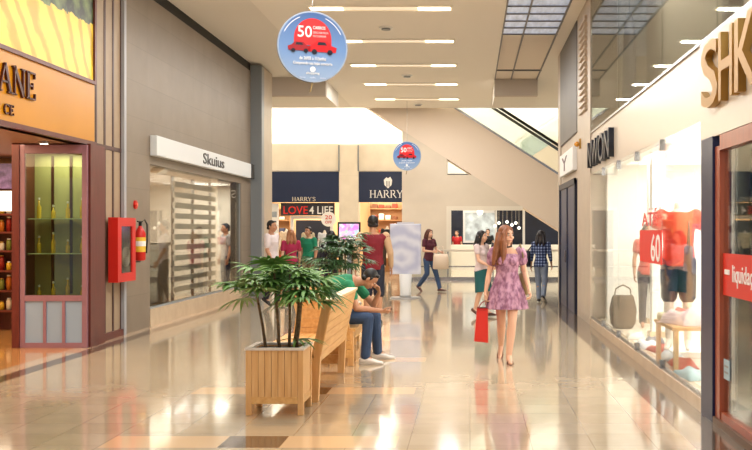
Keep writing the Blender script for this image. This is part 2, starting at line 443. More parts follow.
# ------------------------------------------------------------------ escalator and wall below it
def zl(x): return 5.53 - .64*(x+3.17)
plast = mat('pinkish_beige_plaster', (238,220,200), .6)
plastd = mat('beige_wall_plaster', (226,212,192), .6, var=.04, scale=2)
bm = BM(); Y0, Y1 = 34.73, 35.5
prism(bm, [(-2.25,0),(-.76,0),(-.76,zl(-.76)),(-2.25,zl(-2.25))], 'y', Y0, Y1)
prism(bm, [(-.7599,2.4),(1.72,2.4),(.064,3.46),(-.7599,3.46)], 'y', Y0, Y1)
struct('wall_under_stair', bm, plastd)
bm = BM(); box(bm, -.78, -.62, Y0-.05, Y0-.001, .0, 2.28); box(bm, -.78, 1.75, Y0-.05, Y0-.001, 2.28, 2.42)
struct('trim_9', bm, mat('warm_white_frame', (236,226,208), .5))
es = thing('escalator', 'beige escalator climbing to the left under the end of the ceiling', 'escalator', (0,35.2,0))
bm = BM(); xa, xb = -6.2, 5.4
prism(bm, [(xa, zl(xa)), (xb, max(zl(xb), 0)), (xb, zl(xb)+1.82), (xa, zl(xa)+1.82)], 'y', 34.72, 35.9)
obj('truss', bm, plast, es)
bm = BM(); prism(bm, [(xa, zl(xa)+1.82), (xb, zl(xb)+1.82), (xb, zl(xb)+1.90), (xa, zl(xa)+1.90)], 'y', 34.70, 34.8); obj('skirt_trim', bm, steel, es)
for yy in (34.74, 35.84):
    bm = BM(); prism(bm, [(xa, zl(xa)+1.9), (xb, zl(xb)+1.9), (xb, zl(xb)+2.75), (xa, zl(xa)+2.75)], 'y', yy, yy+.012); obj('glass_balustrade', bm, glass('balustrade_glass', (250,252,250), .04), es)
    bm = BM(); prism(bm, [(xa, zl(xa)+2.75), (xb, zl(xb)+2.75), (xb, zl(xb)+2.86), (xa, zl(xa)+2.86)], 'y', yy-.03, yy+.05); obj('handrail', bm, black, es)
e2 = thing('escalator', 'second escalator behind, climbing to the right with pale rails', 'escalator', (0,39,0))
def z2(x): return 2.0 + .64*x
bm = BM(); prism(bm, [(1.9, z2(1.9)-.3), (7.5, z2(7.5)-.3), (7.5, z2(7.5)+.9), (1.9, z2(1.9)+.9)], 'y', 38.6, 39.7); obj('truss', bm, plast, e2)
for yy in (38.55, 39.65):
    bm = BM(); prism(bm, [(1.2, z2(1.2)+1.75), (7.5, z2(7.5)+1.75), (7.5, z2(7.5)+1.85), (1.2, z2(1.2)+1.85)], 'y', yy, yy+.1); obj('handrail', bm, white, e2)
    bm = BM(); prism(bm, [(1.9, z2(1.9)+.9), (7.5, z2(7.5)+.9), (7.5, z2(7.5)+1.75), (1.9, z2(1.9)+1.75)], 'y', yy+.04, yy+.05); obj('glass_balustrade', bm, MATS['balustrade_glass'], e2)

# glass railing in front of the void
rl = thing('glass_railing', 'glass railing with pale handrail at the far end of the floor', 'railing', (1,34.2,0))
bm = BM(); box(bm, -2.25, 4.2, 34.16, 34.24, .93, 1.0, .01); obj('handrail', bm, mat('pale_rail', (216,206,190), .35), rl)
bm = BM(); box(bm, -2.25, 4.2, 34.17, 34.23, .0, .1); obj('bottom_rail', bm, steel, rl)
bm = BM(); box(bm, -2.25, 4.2, 34.18, 34.21, .42, .46); obj('middle_rail', bm, steel, rl)
for x in (-2.2, -.72, .75, 2.2, 3.6): obj('railing_post', box(BM(), x-.02, x+.02, 34.17, 34.23, .1, .93), steel, rl)
obj('glass_panel', box(BM(), -2.2, 4.2, 34.195, 34.203, .1, .93), glassc, rl)

# far shop beyond the railing: white framed windows, lamps
bm = BM(); x0, x1 = -.29, 1.13
box(bm, x0, x0+.09, 43.9, 44, 1.1, 2.46); box(bm, x1-.09, x1, 43.9, 44, 1.1, 2.46); box(bm, x0+.09, x1-.09, 43.9, 44, 2.36, 2.46); box(bm, x0+.09, x1-.09, 43.9, 44, 1.1, 1.2); box(bm, 2.2, 2.3, 43.9, 44, 1.0, 2.9)
w = struct('window_2', bm, white)
obj('window_pane', box(BM(), x0+.09, x1-.09, 43.95, 43.97, 1.2, 2.36), mat('far_pane_reflection', (205,214,214), .2, emit=.6, var=.5, scale=3), w)  # glow and mottling paint bright reflections into the pane
struct('wall_back_parapet', box(BM(), -.9, 6, 42.2, 42.5, 0, 1.05), mat('parapet_white', (238,234,226), .5))
def ball_lamp(x, y, z, r, label):
    t = thing('ball_lamp', label, 'lamp', (x, y, z), 0, 'white ball lamps in the far shop')
    obj('globe', ell(BM(), (x,y,z), (r,r,r)), mat('lit_globe', (255,250,236), .4, emit=1.3), t, smooth=True)
    obj('rod', cyl(BM(), (x,y,z+r*.9), (x,y,3.2), .012), steel, t)
for k, (px, py) in enumerate(((495,226),(499,223),(503,227),(507,222),(512,225),(516,223),(519,228))):
    ball_lamp((px-470)*42.5/F, 42.5+.1*(k % 3), EYE-(py-231)*42.5/F, .065, 'one of seven small white ball lamps clustered beyond the railing')
bm = BM(); box(bm, .8, 2.2, 42.3, 42.9, 3.2, 3.3); box(bm, .35, .5, 42.4, 42.6, 3.2, 3.3)
box(bm, .4, 2.9, 42.9, 44.0, 3.22, 3.28)
tag(obj('lamp_canopy', bm, white), 'white ceiling canopy holding the far cluster of ball lamps', 'canopy')
ball_lamp((480-470)*42.5/F, 42.5, EYE+(231-212)*42.5/F, .13, 'larger single white ball lamp left of the cluster in the distant shop')

# ------------------------------------------------------------------ ceiling lights
lampm = mat('warm_lamp_glass', (255,236,196), .4, emit=7)
trough = mat('light_trough', (255,240,214), .6, emit=.45)
rows = [2.65+3.27*k for k in range(-2, 10)]
vis = {19.0: 'nearest of the five long ceiling light slots in view', 22.27: 'second nearest long ceiling light slot', 25.54: 'middle one of the five long ceiling light slots', 28.81: 'second farthest long ceiling light slot', 32.08: 'farthest long ceiling light slot, beside the end of the ceiling'}
for y in rows:
    lab = 'long recessed ceiling light slot out of view overhead'
    for k, v in vis.items():
        if abs(k-y) < .1: lab = v
    t = thing('ceiling_light', lab, 'ceiling light', (-1.62, y, ZC), 0, 'recessed light slots across the ceiling')
    bm = BM()
    box(bm, -2.93, -.31, y-.2, y-.17, ZC-.025, ZC); box(bm, -2.93, -.31, y+.17, y+.2, ZC-.025, ZC)
    box(bm, -2.93, -2.9, y-.17, y+.17, ZC-.025, ZC); box(bm, -.34, -.31, y-.17, y+.17, ZC-.025, ZC)
    obj('rim', bm, ceil_m, t)
    obj('diffuser', box(BM(), -2.9, -.34, y-.17, y+.17, ZC-.01, ZC-.001), trough, t)
    for x0, x1 in ((-2.88, -2.3), (-.94, -.36)):
        obj('lamp', box(BM(), x0, x1, y-.13, y+.13, ZC-.02, ZC-.01, .004), lampm, t)
    for x in (-2.59, -.65): area('ceiling_lamp', (x, y, ZC-.03), .5, .2, (66 if y > 6 else 36), (1,.98,.95))
for px, py in ((386,27), (407,75), (418,104)):
    Y = F*(ZC-EYE)/(231-py); X = (px-470)*Y/F
    t = thing('smoke_detector', {27:'small round ceiling detector between the nearest two light slots', 75:'small round ceiling detector between the third and fourth light slots', 104:'small round ceiling detector at the far end of the ceiling'}[py], 'detector', (X,Y,ZC), 0, 'round ceiling detectors')
    obj('base', cyl(BM(), (X,Y,ZC-.03), (X,Y,ZC), .14), white, t); obj('sensor', cyl(BM(), (X,Y,ZC-.06), (X,Y,ZC-.03), .09), greyp, t)

# ------------------------------------------------------------------ hanging discs
def hanging_disc(px, py, Y, label, yaw):
    X = (px-470)*Y/F; Z = EYE-(py-231)*Y/F; r = .45
    t = thing('hanging_disc_sign', label, 'sign', (X,Y,Z), 0, 'round hanging advertising discs')
    u = Vector((math.cos(yaw), math.sin(yaw), 0)); v = Vector((0,0,1)); n = u.cross(v); c = Vector((X,Y,Z))
    m, nt, p = nodes_of('disc_print_blue'); L = nt.links.new
    tc = nt.nodes.new('ShaderNodeTexCoord'); sp = nt.nodes.new('ShaderNodeSeparateXYZ'); L(tc.outputs['Object'], sp.inputs[0])
    r_ = nt.nodes.new('ShaderNodeValToRGB'); mp = nt.nodes.new('ShaderNodeMapRange'); mp.inputs[1].default_value = -.45; mp.inputs[2].default_value = .45
    L(sp.outputs[2], mp.inputs[0]); L(mp.outputs[0], r_.inputs[0])
    r_.color_ramp.elements[0].color = lin((150,172,202)); r_.color_ramp.elements[1].color = lin((54,86,140))
    e = r_.color_ramp.elements.new(.45); e.color = lin((104,138,186))
    L(r_.outputs[0], p.inputs['Base Color']); p.inputs['Roughness'].default_value = .35
    obj('panel', disc_mesh(c, u, v, r, .03), m, t)
    bm = BM()
    for k in range(48):
        a, b = 2*math.pi*k/48, 2*math.pi*(k+1)/48
        prism(bm, [(r*math.cos(a), r*math.sin(a)), (r*math.cos(b), r*math.sin(b)), ((r-.018)*math.cos(b), (r-.018)*math.sin(b)), ((r-.018)*math.cos(a), (r-.018)*math.sin(a))], 'z', -.018, .018)
    bmesh.ops.transform(bm, matrix=frame(c, u, v), verts=bm.verts)
    obj('rim', bm, mat('disc_rim', (150,166,190), .3), t)
    f = c + n*.017
    def pt(a, b, d=0): return f + u*a + v*b + n*d
    # white swoosh arc near the top edge
    bm = BM()
    for s in (-1, 1):
        for k in range(8):
            a, b = math.radians(90+s*(24+k*5)), math.radians(90+s*(24+(k+1)*5)); w = .008
            prism(bm, [((.405)*math.cos(a), .405*math.sin(a)), (.405*math.cos(b), .405*math.sin(b)), ((.405-w)*math.cos(b), (.405-w)*math.sin(b)), ((.405-w)*math.cos(a), (.405-w)*math.sin(a))], 'z', 0, .002)
    bmesh.ops.transform(bm, matrix=frame(f, u, v), verts=bm.verts); obj('arc_line', bm, white, t)
    # red dome
    bm = BM(); pts = [(.24*math.cos(math.radians(a)), .10+.26*math.sin(math.radians(a))) for a in range(0, 181, 10)]
    prism(bm, [(x, y) for x, y in pts] + [(-.24, .02), (.24, .02)], 'z', 0, .002)
    bmesh.ops.transform(bm, matrix=frame(f, u, v), verts=bm.verts); obj('red_dome', bm, mat('print_red', (206,40,44), .35), t)
    # two small red cars
    for dx, dy, s, cm in ((-.17, -.005, 1, 'print_darkred'), (.12, .0, 1.25, 'print_red2')):
        mat('print_darkred', (150,22,34), .35); mat('print_red2', (196,26,34), .3)
        bm = BM()
        prism(bm, [(dx+s*a, dy+s*b) for a, b in ((-.14,-.05),(.14,-.05),(.15,0),(.09,.02),(.05,.06),(-.06,.06),(-.1,.02),(-.15,.0))], 'z', 0, .004)
        bmesh.ops.transform(bm, matrix=frame(f, u, v), verts=bm.verts); cr = obj('car_picture', bm, cm, t)
        bm = BM()
        prism(bm, [(dx+s*a, dy+s*b) for a, b in ((-.05,.02),(.05,.02),(.03,.05),(-.04,.05))], 'z', 0, .005)
        for wx in (-.08, .08): prism(bm, [(dx+s*(wx+.028*math.cos(q*.785)), dy+s*(-.05+.028*math.sin(q*.785))) for q in range(8)], 'z', 0, .006)
        bmesh.ops.transform(bm, matrix=frame(f, u, v), verts=bm.verts); obj('car_glass_and_wheels', bm, mat('print_dark', (30,30,44), .3), cr)
    text('number_text', '50', .2, pt(-.20, .12), u, v, white, t, .003, .18)
    text('headline_text', 'CARROS', .055, pt(.0, .225), u, v, white, t, .003, .16)
    for k, s in enumerate(('ZERO KM PARA', 'VOCE GANHAR')): text('headline_text', s, .036, pt(.0, .17-.045*k), u, v, mat('print_pink', (240,190,190), .4), t, .003, .2-.03*k)
    text('date_text', 'de 26/03 a 11/junho', .058, pt(0, -.165), u, v, white, t, .003, .34, 'CENTER')
    text('detail_text', 'Comprando nas lojas concorra', .05, pt(0, -.225), u, v, white, t, .003, .5, 'CENTER')
    bm = BM(); disc_mesh(pt(0,-.285), u, v, .035, .004, 16, 1, bm); obj('emblem', bm, white, t)
    text('brand_text', 'shopping', .04, pt(0, -.345), u, v, white, t, .003, .17, 'CENTER')
    for dx in (-.13, 0, .13): text('sponsor_text', 'www' if dx < 0 else ('ok' if dx == 0 else 'auto'), .032, pt(dx, -.40), u, v, mat('print_pale', (206,220,240), .4), t, .003, .07, 'CENTER')
    bm = BM(); tube(bm, [(X-.0, Y, Z+r), (X, Y, ZC)], .004, 6); obj('wire', bm, steel, t)
    bm = BM(); tube(bm, [(X+.0, Y, Z-r), (X-.03, Y, Z-r-.12)], .012, 6); obj('tail_weight', bm, mat('brass_clip', (150,130,90), .4), t)
hanging_disc(312.5, 47, 13.3, 'large round blue hanging disc with a red dome and 50, nearest the camera', .36)
hanging_disc(407, 156, 32.6, 'small distant round hanging disc above the lilac totem', -.2)

# ------------------------------------------------------------------ left shop (orange fascia)
amber = mat('amber_fascia', (200,132,0), .3, emit=.12, var=.12, scale=.6)
sf = thing('shop_fascia', 'amber yellow fascia board of the left shop with dark serif letters', 'shop sign', (XL, 10.2, 2.86))
obj('board', box(BM(), XL-.15, XL+.02, 5.6, 14.9, 2.86, 3.67), amber, sf)
obj('top_edge', box(BM(), XL-.15, XL+.05, 5.6, 14.9, 3.67, 3.72), redwood, sf)
obj('bottom_edge', box(BM(), XL-.15, XL+.05, 5.6, 14.9, 2.80, 2.86), redwood, sf)
dkl = mat('dark_red_letters', (76,20,12), .35)
serif('sign_letters', 'ANE', .33, (XL+.022, 11.83, 3.19), (0,1,0), (0,0,1), dkl, sf, .03, 1.12)
serif('sign_letters', 'CE', .12, (XL+.022, 11.98, 2.94), (0,1,0), (0,0,1), dkl, sf, .02, 1.25)
pst = thing('poster_lightbox', 'back-lit picture of yellow blossom rows above the amber fascia', 'poster', (XL, 10.2, 3.72))
obj('picture', box(BM(), XL-.12, XL, 5.6, 14.9, 3.72, 5.5), field_mat(), pst)
obj('frame', box(box(BM(), XL-.12, XL+.03, 14.9, 14.98, 3.72, 5.5), XL-.12, XL+.03, 5.5, 5.6, 3.72, 5.5), redwood, pst)
struct('trim_10', box(BM(), XL-.2, XL-.02, 5.5, 16.1, 5.5, ZC+.06), black)
# striped pilaster
pl = thing('striped_pilaster', 'brown pilaster with dark vertical strips beside the left shop', 'pilaster', (XL-.1, 15.5, 0))
obj('panel', box(BM(), -5.6, XL-.01, 14.98, 16.1, 0, 5.5), mat('taupe_panel', (168,146,120), .45, var=.08), pl)
for k in range(4):
    y = 15.0+k*.36; obj('dark_strip', box(BM(), XL-.02, XL-.002, y, y+.07, .04, 5.5), mat('dark_reddish_strip', (70,34,30), .4), pl)
obj('crossbar', box(BM(), XL-.02, XL+.005, 15.0, 16.1, 2.8, 2.86), MATS['dark_reddish_strip'], pl)
obj('foot', box(BM(), XL-.02, XL+.04, 15.0, 16.1, 0, .1), redwood, pl)
# inside room of the left shop
warmw = mat('warm_shop_wall', (214,164,108), .6)
bm = BM(); box(bm, -9.6, -9.4, 5, 18, 0, 3.2); box(bm, -9.4, -5.65, 17.3, 17.4, 0, 3.2)
struct('wall_shop_left', bm, warmw)
struct('ceiling_shop_left', box(BM(), -9.4, XL-.02, 5, 17.3, 2.80, 2.86), mat('shop_ceiling_brown', (150,112,92), .6))
area('shop_and_fill_lamp', (-7.4, 12.5, 2.78), 2.6, 6, 230, (1,.76,.46))
area('shop_and_fill_lamp', (-7.2, 16.2, 2.75), 1.6, .6, 30, (1,.85,.6))
# glazed vitrine that faces the camera
vt = thing('glazed_showcase', 'tall mauve-framed glass showcase at the left shop entrance', 'showcase', (-5.68, 14.6, 0))
x0, x1, y0, y1 = -6.16, -5.24, 14.36, 14.9
bm = BM()
box(bm, x0, x0+.07, y0, y0+.06, .0, 2.78, .006); box(bm, x1-.07, x1, y0, y0+.06, 0, 2.78, .006)
box(bm, x0+.07, x1-.07, y0, y0+.06, 0, .07); box(bm, x0+.07, x1-.07, y0, y0+.06, .64, .72); box(bm, x0+.07, x1-.07, y0, y0+.06, 2.66, 2.78)
box(bm, x0+.32, x0+.36, y0, y0+.05, .07, .64); box(bm, x0+.58, x0+.62, y0, y0+.05, .07, .64)
obj('front_frame', bm, mauve, vt)
for a, b in ((x0+.07, x0+.32), (x0+.36, x0+.58), (x0+.62, x1-.07)): obj('lower_panel', box(BM(), a, b, y0+.02, y0+.04, .07, .64), mat('grey_blue_frosted_panel', (146,168,192), .3), vt)
obj('glass_pane', box(BM(), x0+.07, x1-.07, y0+.02, y0+.03, .72, 2.66), glassd, vt)
bm = BM(); box(bm, x0, x1, y1-.04, y1, .64, 2.78)
obj('back_board', bm, mat('olive_back_board', (186,182,124), .55, var=.12, scale=3, stretch=(4,1,.5)), vt)
bm = BM()
for xx in (x0+.24, x0+.5, x0+.72): box(bm, xx, xx+.035, y1-.06, y1-.04, .72, 2.66)
obj('back_strips', bm, MATS['dark_reddish_strip'], vt)
obj('base_board', box(BM(), x0+.02, x1-.02, y0+.06, y1, 0, .66), redwood, vt)
obj('side_post', box(BM(), x0-.10, x0, y0-.02, y1, 0, 2.80), redwood, vt)
obj('side_post', box(BM(), x1-.02, x1+.03, y0+.06, y1+.08, 0, 2.80), redwood, vt)
obj('top_board', box(BM(), x0, x1-.02, y0+.06, y1, 2.7, 2.78), redwood, vt)
for z in (1.28, 1.76): obj('glass_shelf', box(BM(), x0+.07, x1-.07, y0+.1, y1-.06, z, z+.014), mat('shelf_glass', (206,224,196), .1), vt)
area('showcase_lamp', (-5.7, 14.6, 2.68), .7, .3, 10, (1,.95,.8))
k = 0
for z in (.66, 1.294, 1.774):
    for j in range(4):
        xx = x0+.16+j*.2; h = .16+.05*((j+k) % 3)
        t = thing('bottle', 'yellow bottle on the %s shelf of the glass showcase' % {.66:'lowest', 1.294:'middle', 1.774:'upper'}[z], 'bottle', (xx, 14.62, z), 0, 'bottles in the glass showcase, %s shelf' % {.66:'lowest', 1.294:'middle', 1.774:'upper'}[z])
        loft_pts = [(xx,14.62,z+q) for q in (0, .01, h*.6, h*.75, h)]
        bm = BM(); loft(bm, loft_pts, [.025,.03,.03,.012,.012]); obj('bottle_body', bm, mat('golden_liquid', (226,190,70), .15), t, smooth=True)
        bm = BM(); cyl(bm, (xx,14.62,z+h), (xx,14.62,z+h+.03), .015); obj('cap', bm, white, t)
    k += 1
t = thing('spotlight', 'small lit round spotlight under the header above the glass showcase', 'lamp', (-5.72, 14.1, 2.8))
obj('rim', cyl(BM(), (-5.72,14.1,2.77), (-5.72,14.1,2.8), .07), steel, t); obj('bulb', cyl(BM(), (-5.72,14.1,2.765), (-5.72,14.1,2.771), .05), lampm, t)
# shelving deep in the shop
sh = thing('shelving_unit', 'red-brown wall shelving inside the left shop', 'shelf', (-7.7, 17.0, 0))
bm = BM(); box(bm, -8.9, -6.7, 17.2, 17.28, 0, 2.7); box(bm, -8.95, -8.87, 16.8, 17.2, 0, 2.7); box(bm, -6.78, -6.7, 16.8, 17.2, 0, 2.7); box(bm, -7.9, -7.84, 16.8, 17.2, 0, 2.7)
obj('case', bm, redwood, sh)
shz = (.3, .62, .94, 1.26, 1.56, 1.85)
for z in shz: obj('shelf', box(BM(), -8.87, -6.78, 16.8, 17.2, z, z+.03), redwood, sh)
obj('light_panel', box(BM(), -8.8, -6.85, 16.82, 16.86, 1.92, 2.24), mat('lit_white_panel', (255,246,226), .4, emit=1.6), sh)
obj('lavender_panel', box(BM(), -8.8, -6.85, 16.80, 16.86, 2.28, 2.68), mat('lavender_print', (110,84,130), .5, rgb2=(60,40,70), scale=9), sh)
pc = [('yellow',(222,180,50)), ('white',(236,228,206)), ('green',(130,140,60)), ('amber',(196,112,34)), ('red',(150,40,30))]
for a, z in enumerate(shz):
    x = -7.80; i = 0
    while x < -6.85:
        nm, rgb = pc[(a*2+i//3) % 5]; h = .12+.05*((i//3+a) % 3)
        t = thing('jar', '%s product jar on the shop shelving, %s shelf' % (nm, ('lowest','second','third','fourth','fifth','top')[a]), 'jar', (x, 16.98, z+.03), 0, '%s jars on the %s shelf of the left shop' % (nm, ('lowest','second','third','fourth','fifth','top')[a]))
        bm = BM(); loft(bm, [(x,16.98,z+.03), (x,16.98,z+.03+h*.8), (x,16.98,z+.03+h)], [.04,.042,.028], n=12); obj('jar_body', bm, mat('prod_'+nm, rgb, .3), t, smooth=True)
        bm = BM(); cyl(bm, (x,16.98,z+.03+h), (x,16.98,z+.05+h), .03, n=12); obj('lid', bm, white if i % 2 else gold, t)
        x += .115; i += 1

# fire cabinet and extinguisher
Yc = 15.35
fc = thing('fire_hose_cabinet', 'red fire hose cabinet with glass door on the striped pilaster', 'cabinet', (XL+.1, Yc+.4, .84))
ya, yb, za, zb = 15.42, 16.24, .84, 1.80; xf = XL+.16
bm = BM(); box(bm, XL+.036, xf-.02, ya, yb, za, zb); obj('case', bm, red, fc)
bm = BM()
box(bm, xf-.02, xf+.02, ya, ya+.16, za, zb); box(bm, xf-.02, xf+.02, yb-.16, yb, za, zb); box(bm, xf-.02, xf+.02, ya+.16, yb-.16, za, za+.13); box(bm, xf-.02, xf+.02, ya+.16, yb-.16, zb-.13, zb)
dr = obj('door', bm, red, fc)
obj('door_glass', box(BM(), xf-.01, xf, ya+.16, yb-.16, za+.13, zb-.13), mat('dark_door_glass', (66,62,52), .1), dr)
bm = BM()
for k in range(5): bm2 = tube(bm, [(xf+.002, (ya+yb)/2+.16*math.cos(a*.52), 1.15+.03*k+.08*math.sin(a*.52)) for a in range(13)], .008, 6)
obj('hose_behind_glass', bm, mat('pale_hose', (120,112,92), .7), dr)
xe = XL+.13; ye = 16.62
fe = thing('fire_extinguisher', 'red fire extinguisher with yellow label hung on the left wall', 'extinguisher', (xe, ye, 1.05))
bm = BM(); loft(bm, [(xe,ye,z) for z in (1.13,1.15,1.56,1.62,1.66,1.68)], [.06,.085,.085,.06,.03,.03], n=20); obj('cylinder', bm, red, fe, smooth=True)
bm = BM(); loft(bm, [(xe,ye,1.27),(xe,ye,1.50)], [.087,.087], n=20); obj('label', bm, mat('yellow_label', (236,196,60), .4), fe)
bm = BM(); loft(bm, [(xe,ye,1.36),(xe,ye,1.44)], [.0885,.0885], n=20); obj('label_band', bm, white, fe)
bm = BM(); tube(bm, [(xe,ye,1.68),(xe+.01,ye+.02,1.74),(xe+.06,ye+.03,1.78),(xe+.10,ye+.03,1.7),(xe+.10,ye+.03,1.45),(xe+.09,ye+.02,1.25)], .013, 8); obj('hose', bm, black, fe)
bm = BM(); box(bm, xe-.02, xe+.02, ye-.02, ye+.02, 1.68, 1.74); box(bm, xe-.012, xe+.012, ye-.13, ye+.02, 1.74, 1.76); obj('valve_handle', bm, black, fe)
bm = BM(); box(bm, XL, xe-.08, ye-.05, ye+.05, 1.10, 1.13); box(bm, XL, XL+.02, ye-.05, ye+.05, 1.10, 1.6); box(bm, XL, xe, ye-.03, ye+.03, 1.105, 1.13); obj('bracket', bm, steel, fe)
t = thing('alarm_sign', 'tiny red round alarm button on the left wall above the extinguisher', 'alarm', (XL, 16.75, 2.0))
obj('plate', cyl(BM(), (XL,16.75,2.02), (XL+.03,16.75,2.02), .07), red, t); obj('button', cyl(BM(), (XL+.03,16.75,2.02), (XL+.05,16.75,2.02), .03), mat('pale_red', (236,120,100), .4), t)

# ------------------------------------------------------------------ left shop window with silver sign
sg = thing('lightbox_sign', 'silver white box sign over the left shop window', 'shop sign', (XL+.05, 21, 2.85))
obj('box', box(BM(), XL+.0, XL+.12, 17.55, 25.1, 2.86, 3.2, .01), mat('silver_white_panel', (222,226,228), .3), sg)
obj('end_cap', box(BM(), XL, XL+.125, 25.1, 25.45, 2.86, 3.2), black, sg)
text('sign_text', 'Skuius', .3, (XL+.122, 20.55, 2.93), (0,1,0), (0,0,1), mat('charcoal_letters', (52,52,54), .4), sg, .008, 1.75)
w1 = struct('window_4', box(box(box(BM(), XL-.08, XL-.02, 17.55, 17.6, .29, 2.72), XL-.08, XL-.02, 24.5, 24.55, .29, 2.72), XL-.08, XL-.02, 17.6, 24.5, .29, .32), greyp)
obj('window_pane', box(BM(), XL-.05, XL-.04, 17.6, 24.5, .32, 2.72), glassw, w1)
bm = BM(); box(bm, -9.4, -9.2, 17.41, 30, 0, 4); box(bm, -9.2, -7.0, 30, 30.2, 0, 4)
struct('wall_shop_left_back', bm, mat('shop_wall_cream', (214,196,170), .6))
struct('ceiling_shop_window', box(BM(), -9.2, -5.61, 17.42, 27.2, 2.78, 2.86), ceil_side)
struct('wall_shop_side', box(BM(), -9.2, -5.71, 27.0, 27.2, 0, 2.78), mat('shop_wall_pale', (226,218,204), .6))
area('shop_and_fill_lamp', (-7.3, 21.5, 2.74), 2.2, 6, 230, (1,.93,.82))
area('shop_and_fill_lamp', (-6.6, 25.6, 2.74), 1.4, 1.6, 130, (1,.97,.92))
# slatted white display screen seen in perspective behind the glass
ss = thing('slatted_display_screen', 'white horizontal slatted display screen behind the left window', 'display', (-5.9, 22.4, 0))
for y in (20.9, 22.4, 23.9): obj('upright', box(BM(), -5.95, -5.9, y, y+.05, 0, 2.7), steel, ss)
for k in range(11):
    z = .38+k*.21; obj('slat', box(BM(), -5.89, -5.84, 20.8, 24.1, z, z+.11), mat('cream_slat', (232,222,206), .4), ss)
dc = thing('display_counter', 'brown low counter behind the left shop window', 'counter', (-6.2, 19.2, 0))
obj('body', box(BM(), -6.6, -5.85, 18.3, 20.4, 0, 1.32, .01), mat('tan_counter', (160,132,102), .4), dc); obj('top', box(BM(), -6.63, -5.82, 18.27, 20.43, 1.32, 1.38), cream, dc)
obj('dark_niche', box(BM(), -5.85, -5.84, 18.32, 18.9, .55, .95), black, dc)
cb = thing('display_cabinet', 'dark tall cabinet at the near end of the left window', 'cabinet', (-6.1, 17.9, 0))
obj('body', box(BM(), -6.5, -5.8, 17.7, 18.2, 0, 2.2, .01), mat('grey_cabinet', (108,104,98), .4), cb)
obj('dark_panel', box(BM(), -5.8, -5.79, 17.75, 18.15, 1.1, 1.9), mat('dark_olive_panel', (60,50,30), .4), cb)

# ------------------------------------------------------------------ Harry's shopfront
def harry(x0, x1, label, big):
    t = thing('shop_fascia', label, 'shop sign', ((x0+x1)/2, 37.9, 2.65))
    obj('board', box(BM(), x0, x1, 37.9, 38.1, 2.64, 3.74), navy, t)
    return t
hl = harry(-7.95, -4.73, "navy fascia board with a small HARRY'S name, left of the white column", 0)
serif('sign_letters', "HARRY'S", .145, (-6.42, 37.885, 2.68), (1,0,0), (0,0,1), mat('bone_letters', (224,216,200), .5), hl, .012, 1)
hr = harry(-4.01, -2.26, "navy fascia board with a crest and a large HARRY'S name, right of the white column", 1)
serif('sign_letters', "HARRY'S", .27, (-3.62, 37.885, 2.80), (1,0,0), (0,0,1), white, hr, .012, .92)
bm = BM(); P = [(-.13,.12),(-.15,.3),(-.06,.40),(.0,.36),(.08,.42),(.15,.3),(.13,.12),(.0,0)]
prism(bm, [(-2.96+a, 3.14+b) for a, b in P], 'y', 37.885, 37.9); obj('crest', bm, white, hr)
bm = BM()
for k in range(3): prism(bm, [(-3.02+.05*k+a, 3.2+b) for a, b in ((0,0),(.018,0),(.018,.2),(0,.2))], 'y', 37.88, 37.885)
obj('crest_lines', bm, navy, hr)
hin = mat('harry_interior', (232,196,146), .6)
bm = BM(); box(bm, -8.2, -2.3, 41.5, 41.7, 0, 3.2); box(bm, -8.3, -8.2, 38.4, 41.5, 0, 3.2); box(bm, -2.45, -2.3, 38.4, 41.5, 0, 3.2)
struct('wall_far_shop', bm, hin)
struct('ceiling_far_shop', box(BM(), -8.2, -2.45, 38.4, 41.5, 3.0, 3.1), mat('white_ceiling2', (244,236,222), .7))
area('shop_and_fill_lamp', (-6.4, 40, 2.95), 2.8, 2.4, 150, (1,.9,.74)); area('shop_and_fill_lamp', (-3.3, 40, 2.95), 1.4, 2.4, 100, (1,.9,.76))
wb = thing('window_banner', 'window banner reading LOVE 4 LIFE under the small name board', 'banner', (-6, 38.0, 2.2))
obj('panel', box(BM(), -6.85, -4.9, 38.02, 38.05, 2.16, 2.62), mat('dark_banner', (48,44,50), .5), wb)
text('banner_text', 'LOVE', .40, (-6.78, 38.015, 2.22), (1,0,0), (0,0,1), mat('signal_red', (226,40,32), .4), wb, .006, .88)
text('banner_text', '4 LIFE', .40, (-5.82, 38.015, 2.22), (1,0,0), (0,0,1), white, wb, .006, .86)
t = thing('white_window_panel', 'narrow white panel at the left edge of the far shop window', 'panel', (-7.3, 38.1, 0))
obj('panel', box(BM(), -7.45, -6.95, 38.05, 38.15, 0, 2.6), white, t); obj('label_strip', box(BM(), -7.4, -7.0, 38.04, 38.05, 2.1, 2.3), mat('grey_print', (150,160,170), .5), t)
fr = thing('display_stand', 'white square display frame behind the people at the far shop', 'frame', (-6.0, 38.4, 0))
bm = BM(); box(bm, -6.55, -6.45, 38.3, 38.4, 0, 2.15); box(bm, -5.1, -5.0, 38.3, 38.4, 0, 2.15); box(bm, -6.45, -5.1, 38.3, 38.4, 2.05, 2.15)
obj('frame_bars', bm, white, fr)
obj('back_panel', box(BM(), -6.45, -5.1, 38.9, 38.95, .0, 2.0), mat('dark_display_back', (60,64,82), .5), fr)
rs = thing('round_window_sign', 'round white window sticker with red lettering beside the banner', 'sign', (-5.12, 37.9, 2.03))
obj('disc', disc_mesh((-5.12,38.0,2.03), (1,0,0), (0,0,1), .27, .02), white, rs)
text('sign_text', '20', .2, (-5.12,37.985,2.03), (1,0,0), (0,0,1), red, rs, .003, .25, 'CENTER'); text('sign_text', 'OFF', .14, (-5.12,37.985,1.87), (1,0,0), (0,0,1), red, rs, .003, .25, 'CENTER')
